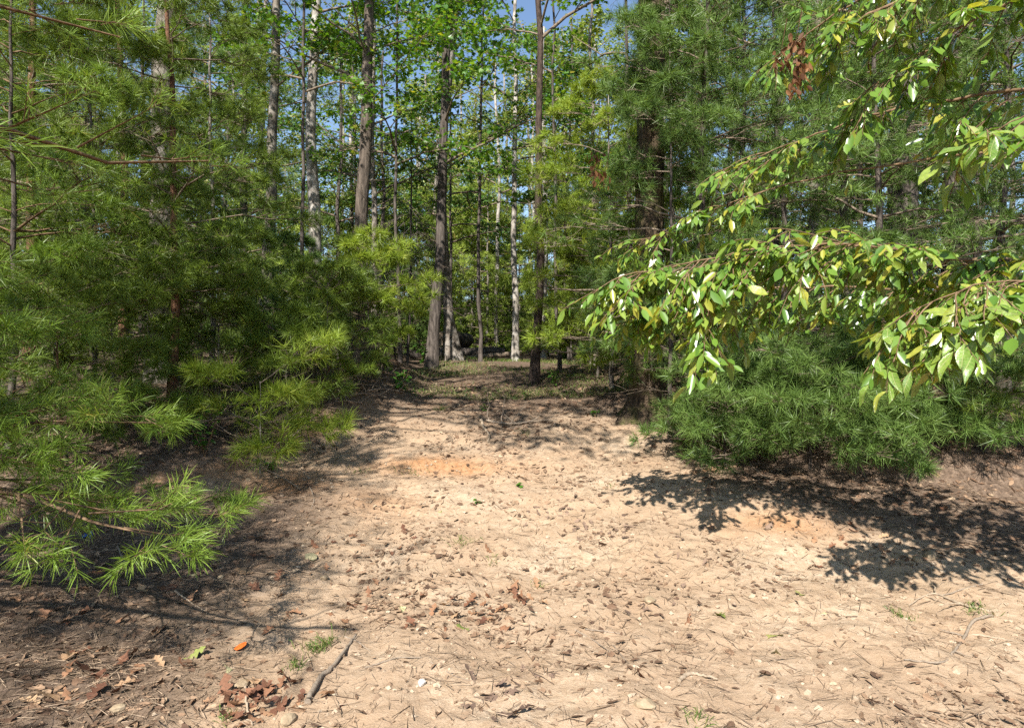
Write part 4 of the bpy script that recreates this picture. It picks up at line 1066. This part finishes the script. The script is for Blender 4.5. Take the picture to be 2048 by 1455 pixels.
stick([(1150, 1262), (1190, 1285), (1225, 1310)], .005, "stick", "thin dark twig right of the central cluster", seed=14)
stick([(1225, 1290), (1250, 1320), (1270, 1345)], .004, "stick", "thin dark twig ending at the amber curled leaf", seed=15)
stick([(235, 1095), (250, 1130), (255, 1160), (245, 1185)], .008, "stick", "crooked dark stick in the pine straw below the low bough", [(0, 0)] and "stick", [(.2, 1.0, .3, .3), (.1, 4.0, .2, .3)], seed=16)
stick([(350, 1185), (385, 1208), (415, 1225)], .006, "stick_pale", "thin pale twig near the tan folded leaf", seed=17)
stick([(620, 975), (628, 1000), (622, 1020)], .007, "stick", "short dark stick on the left bank's foot", seed=18)
stick([(1170, 1260), (1240, 1268), (1290, 1275)], .005, "stick", "straight faint twig on the sunny middle right", seed=19)
stick([(1500, 930), (1540, 965), (1560, 985)], .007, "stick", "bare twig trailing from under the low bushy pine", seed=20)
stick([(600, 985), (560, 960), (520, 940), (470, 925)], .007, "stick", "arching bare twig under the left bank pines", [(0, 0)] and "stick", [(.3, 2.0, .8, .35), (.6, 1.2, .9, .3)], .03, seed=21)
for k, (u, v) in enumerate([(700, 800), (735, 790), (660, 815), (690, 780)]):
    stick([(u, v), (u + 35, v - 4), (u + 75, v + 3)], .011, "stick", ["lowest", "rightmost", "leftmost", "topmost"][k] + " dead branch of the brush heap on the left bank", "fallen_branch",
          [(.2, 1.0, .9, .5), (.5, 2.2, .7, .45), (.8, .5, .6, .4)], .05, seed=30 + k)

# blue scrap
p = on_ground(175, 1075); g = Geo(); rg = np.random.default_rng(3)
gu, gv = np.meshgrid(np.linspace(-.035, .035, 7), np.linspace(-.02, .02, 5))
g.add(np.stack([gu, gv, .018 + .016 * np.sin(gu * 90) + .012 * rg.standard_normal(gu.shape)], -1), quads=[(a + b * 7, a + 1 + b * 7, a + 8 + b * 7, a + 7 + b * 7) for a in range(6) for b in range(4)])
o = part("plastic_scrap", g.mesh("plastic_scrap", M["blue_plastic"])); o.location = p; tag(o, "crumpled blue plastic scrap in the pine straw", "litter")

# ---------------------------------------------------------------- grass tufts and low plants
def grass(u, v, n, L, spread, label, seed, elong=(1, 1), stuff=False):
    rg = np.random.default_rng(seed); p = on_ground(u, v); g = Geo()
    b = np.stack([rg.standard_normal(n) * spread * .8 * elong[0], rg.standard_normal(n) * spread * elong[1], np.zeros(n)], 1) + p
    b[:, 2] = gz(b[:, 0], b[:, 1])
    d = norm(np.stack([rg.standard_normal(n) * .7, rg.standard_normal(n) * .7, np.ones(n)], 1))
    add_needles(g, b, d, L * rg.uniform(.5, 1.2, n), .0022, .5, rg)
    o = part("grass_tuft", g.mesh("grass_tuft", M["grass"], p)); o.location = p
    return tag(o, label, "grass")
grass(640, 1300, 90, .11, .05, "long green grass tuft beside the rough dark stick", 1, (1.3, 1.0))
grass(590, 1335, 40, .08, .03, "small grass tuft at the left end of the long one", 2)
grass(925, 1085, 40, .09, .045, "sparse olive grass tuft on the track's left centre", 3, (1.4, 1))
grass(1955, 1222, 60, .07, .05, "green grass tuft at the right edge by the fallen branch", 4)
grass(1800, 1232, 60, .05, .06, "low grass patch below the forked pale branch", 5, (.9, .7))
grass(880, 820, 45, .16, .05, "grass clump on the left of the track before the brush heap", 6)
grass(830, 945, 40, .07, .08, "thin grass by the orange clay patch", 7, (1.8, .8))
grass(985, 1120, 25, .06, .03, "tiny grass tuft on the middle of the track", 8)
grass(1075, 1170, 25, .05, .03, "tiny green sprout above the central cluster", 9)
grass(455, 1445, 25, .06, .03, "grass sprig at the bottom edge left of the russet leaves", 10)
grass(1400, 1448, 30, .08, .04, "grass sprig at the bottom edge, right of centre", 11)
grass(1050, 870, 30, .09, .06, "thin yellow-green grass beside the fallen grey branch", 12)
grass(715, 945, 50, .06, .07, "mossy grass on the left bank foot", 13, (1.5, .8))
grass(1220, 975, 25, .05, .05, "faint grass sprigs at the branch shadow's tip", 14)

def plant(u, v, h, n, leaf, label, seed, stems=4, kind="oval"):
    rg = np.random.default_rng(seed); p = on_ground(u, v)
    o = thing("broadleaf_plant", label, "plant", p); g = Geo(); gl = Geo()
    for s in range(stems):
        a = rg.uniform(0, 6.28); q = p + np.linspace(0, 1, 6)[:, None] ** 1.1 * np.array([math.cos(a) * h * .35, math.sin(a) * h * .35, 0]) + np.linspace(0, 1, 6)[:, None] * UP * h * rg.uniform(.7, 1.1)
        add_tube(g, q, .004 * (1 - np.linspace(0, 1, 6) * .6), 5, cap=False)
        m = n; t = rg.uniform(.25, 1, m); b = np.stack([np.interp(t, np.linspace(0, 1, 6), q[:, k]) for k in range(3)], 1)
        az = rg.uniform(0, 6.28, m); d = norm(np.stack([np.cos(az), np.sin(az), rg.uniform(-.6, .4, m)], 1)); nr = norm(UP + rg.standard_normal((m, 3)) * .35); nr = norm(nr - d * (nr * d).sum(1, keepdims=True))
        L = leaf * rg.uniform(.6, 1.2, m); add_leaves(gl, b, d, nr, L, L * (.85 if kind == "maple" else .5), rg, kind)
    part("stem", g.mesh("stem", M["twig_brown"], p), o); part("foliage", gl.mesh("foliage", M["leaf_plant"], p), o, True)
plant(803, 790, .36, 8, .12, "leafy green weed with long leaves on the track's left edge", 1, 5)
plant(1112, 775, .38, 14, .075, "bright green seedling right of the dark brown trunk's foot", 2, 4)
plant(385, 868, .45, 10, .08, "broad-leaved seedling at the foot of the reddish pine", 3, 4, "maple")
plant(410, 915, .5, 16, .065, "dark leafy shrublet below the reddish pine", 4, 7)
plant(955, 1010, .05, 5, .05, "tiny seedling on the upper middle track", 5, 2)
plant(1040, 975, .05, 5, .05, "tiny two-leaved seedling on the track's centre", 6, 2)
plant(1055, 800, .12, 7, .06, "small weed left of the dark brown trunk", 7, 4)
plant(970, 822, .10, 6, .06, "small weed under the fallen grey branch", 8, 3)
plant(1190, 835, .12, 7, .055, "small weed left of the big mossy trunk", 9, 4)
plant(540, 945, .15, 10, .05, "low shrublet in the shade of the left bank", 10, 6)
plant(470, 1005, .08, 7, .05, "low seedling beside the low pine bough's tip", 11, 4)
plant(1400, 855, .5, 16, .06, "leafy shrub in the shade right of the big mossy trunk", 12, 8)
plant(1480, 800, .6, 16, .06, "leafy shrub behind the low bushy white pine", 13, 8)
plant(1010, 712, .6, 16, .10, "weedy green shrub at the end of the track by the logs", 14, 9)
plant(1130, 722, .5, 16, .10, "weedy green shrub right of the scarred pale trunk", 15, 9)
plant(850, 735, .5, 14, .09, "weedy shrub at the black trunk's foot", 16, 8)

# ---------------------------------------------------------------- uncountable ground cover
rng = np.random.default_rng(88)
def scatter(n, x0, x1, y0, y1, weight):
    out = np.zeros((0, 2)); w0 = weight
    weight = lambda x, y: w0(x, y) * np.where(np.abs(x) < .9 * y + .5, 1.0, .12)
    while len(out) < n:
        k = max(n * 2, 1000)
        c = np.stack([rng.uniform(x0, x1, k), y0 + (y1 - y0) * rng.random(k) ** 1.35], 1)
        out = np.concatenate([out, c[rng.random(k) < weight(c[:, 0], c[:, 1])]])
    return out[:n]
def slope_nrm(x, y):
    e = .02
    return norm(np.stack([-(gz(x + e, y) - gz(x - e, y)) / (2 * e), -(gz(x, y + e) - gz(x, y - e)) / (2 * e), np.ones_like(x)], 1))
def flat_dirs(x, y, n):
    nr = slope_nrm(x, y); az = rng.uniform(0, 6.28, n)
    d = np.stack([np.cos(az), np.sin(az), np.zeros(n)], 1)
    return norm(d - nr * (d * nr).sum(1, keepdims=True)), nr

# pine straw
c = scatter(74000, -6, 6, 2.3, 12, lambda x, y: np.clip(litter_cover(x, y) ** 1.5 * (1.15 - .4 * smooth(1, 3, x)) + .17 + .55 * np.clip(vnoise(x * 1.1, y * 1.4, 71), 0, 1), 0, 1))
d, nr = flat_dirs(c[:, 0], c[:, 1], len(c)); d = norm(d + nr * rng.uniform(-.05, .22, len(c))[:, None])
b = np.column_stack([c, gz(c[:, 0], c[:, 1]) + rng.uniform(.001, .016, len(c))])
g = Geo(); add_needles(g, b, d, rng.uniform(.04, .14, len(c)), .0019, None, rng)
o = part("pine_straw", g.mesh("pine_straw", M["straw"])); o["kind"] = "stuff"; o["label"] = "brown pine straw strewn over the verges and banks"; o["category"] = "straw"
# leaf crumbs and small brown leaves
c = scatter(30000, -6, 6, 2.4, 13, lambda x, y: np.clip(.05 + .5 * litter_cover(x, y) + 3.2 * np.clip(vnoise(x * 1.3, y * 2.0, 31) + .5 * vnoise(x * 4, y * 6, 32) - .13, 0, 1), 0, 1))
d, nr = flat_dirs(c[:, 0], c[:, 1], len(c)); nr = norm(nr + rng.standard_normal(nr.shape) * .45); nr = norm(nr - d * (nr * d).sum(1, keepdims=True))
L = (.012 + .06 * rng.random(len(c)) ** 2.2) * np.where(c[:, 1] > 6, 1.3, 1)
b = np.column_stack([c, gz(c[:, 0], c[:, 1]) + .003 + L * .10])
g = Geo(); add_leaves(g, b, d, nr, L, L * rng.uniform(.2, .6, len(c)), rng, "oval")
o = part("leaf_litter", g.mesh("leaf_litter", M["litter"])); o["kind"] = "stuff"; o["label"] = "brown crumbled leaf litter over the dirt track"; o["category"] = "leaf litter"
# whole small curled leaves
c = scatter(4200, -5, 5, 2.4, 11, lambda x, y: np.clip(.025 + .25 * litter_cover(x, y) + 2.6 * np.clip(vnoise(x * 1.2, y * 1.6, 61) + .3 * vnoise(x * 4, y * 5, 62) - .16, 0, 1), 0, 1))
d, nr = flat_dirs(c[:, 0], c[:, 1], len(c)); nr = norm(nr + rng.standard_normal(nr.shape) * .3); nr = norm(nr - d * (nr * d).sum(1, keepdims=True))
L = .03 + .085 * rng.random(len(c)) ** 1.5; nr = norm(nr + rng.standard_normal(nr.shape) * .45); nr = norm(nr - d * (nr * d).sum(1, keepdims=True)); b = np.column_stack([c, gz(c[:, 0], c[:, 1]) + .006 + L * .08])
add_leaves(g2 := Geo(), b, d, nr, L, L * rng.uniform(.22, .6, len(c)), rng, "maple")
o = part("fallen_leaves", g2.mesh("fallen_leaves", M["litter"])); o["kind"] = "stuff"; o["label"] = "many small curled brown leaves over the dirt track"; o["category"] = "leaf litter"
# twig crumbs
c = scatter(5200, -5, 5, 2.4, 11, lambda x, y: .4 + .5 * litter_cover(x, y))
d, nr = flat_dirs(c[:, 0], c[:, 1], len(c)); b = np.column_stack([c, gz(c[:, 0], c[:, 1]) + .004])
g = Geo(); L = rng.uniform(.02, .16, len(c)) ** 1.0; add_segs(g, b, b + d * L[:, None] + nr * (L * .06)[:, None], .0010 + L * .012, .0010 + L * .006, 3)
g.rq = [rng.random(len(q)) for q in g.rq]
o = part("twig_litter", g.mesh("twig_litter", M["straw"])); o["kind"] = "stuff"; o["label"] = "small dry twigs scattered over the dirt track"; o["category"] = "twigs"
# bare brush under the bank pines: arching thin dead stems
c = scatter(520, -6.5, 6.5, 5.2, 12.5, lambda x, y: np.where(bank(x, y) > .5, .9, .0))
g = Geo(); n = len(c); p0 = np.column_stack([c, gz(c[:, 0], c[:, 1])]); az = rng.uniform(0, 6.28, n); L = rng.uniform(.25, .9, n)
h1 = np.stack([np.cos(az), np.sin(az), np.zeros(n)], 1); up = rng.uniform(.1, 1.1, n)
prev = p0
for k in range(1, 6):
    t = k / 5
    q = p0 + h1 * (L * t)[:, None] + UP * (L * (up * t - .75 * up * t * t))[:, None] + rng.standard_normal((n, 3)) * (.03 * L)[:, None]
    add_segs(g, prev, q, .0042 * (1 - t * .6), .0042 * (1 - t * .7), 3); prev = q
o = part("brush", g.mesh("brush", M["twig"])); o["kind"] = "stuff"; o["label"] = "thin dead stems and brush under the bank pines"; o["category"] = "brush"
# gravel
c = scatter(7600, -4.2, 4.6, 2.4, 9.5, lambda x, y: np.clip(1 - 1.25 * litter_cover(x, y), 0.03, 1))
s = .004 + .020 * rng.random(len(c)) ** 3.0
oc = np.array([(1, 0, 0), (0, 1, 0), (-1, 0, 0), (0, -1, 0), (0, 0, 1), (.6, .6, .55), (-.6, .6, .5), (-.6, -.6, .6), (.6, -.6, .5)], float)
of = np.array([(0, 5, 4), (5, 1, 4), (1, 6, 4), (6, 2, 4), (2, 7, 4), (7, 3, 4), (3, 8, 4), (8, 0, 4), (0, 1, 5), (1, 2, 6), (2, 3, 7), (3, 0, 8)])
v = oc[None] * (1 + .25 * rng.standard_normal((len(c), 9, 1))) * s[:, None, None] * np.array([1, .85, .65])
az = rng.uniform(0, 6.28, len(c))[:, None]; v = np.stack([v[..., 0] * np.cos(az) - v[..., 1] * np.sin(az), v[..., 0] * np.sin(az) + v[..., 1] * np.cos(az), v[..., 2]], -1)
v += np.column_stack([c, gz(c[:, 0], c[:, 1]) - .001])[:, None]
g = Geo(); g.add(v, tris=(of[None] + (np.arange(len(c)) * 9)[:, None, None]).reshape(-1, 3), rt=np.repeat(rng.random(len(c)), len(of)))
o = part("gravel", g.mesh("gravel", M["pebble"])); o["kind"] = "stuff"; o["label"] = "small pale stones and clods in the sandy dirt"; o["category"] = "gravel"
# shaded grass at the far end of the track
c = scatter(9000, -1.8, 3.0, 9.8, 17.0, lambda x, y: np.clip(.1 + 1.4 * vnoise(x * .9, y * .9, 41) + .35, 0, 1))
b = np.column_stack([c, gz(c[:, 0], c[:, 1])]); d = norm(np.stack([rng.standard_normal(len(c)) * .6, rng.standard_normal(len(c)) * .6, np.ones(len(c))], 1))
g = Geo(); add_needles(g, b, d, rng.uniform(.04, .15, len(c)), .0035, .5, rng)
o = part("grass", g.mesh("grass", M["grass"])); o["kind"] = "stuff"; o["label"] = "short shaded grass at the far end of the track"; o["category"] = "grass"
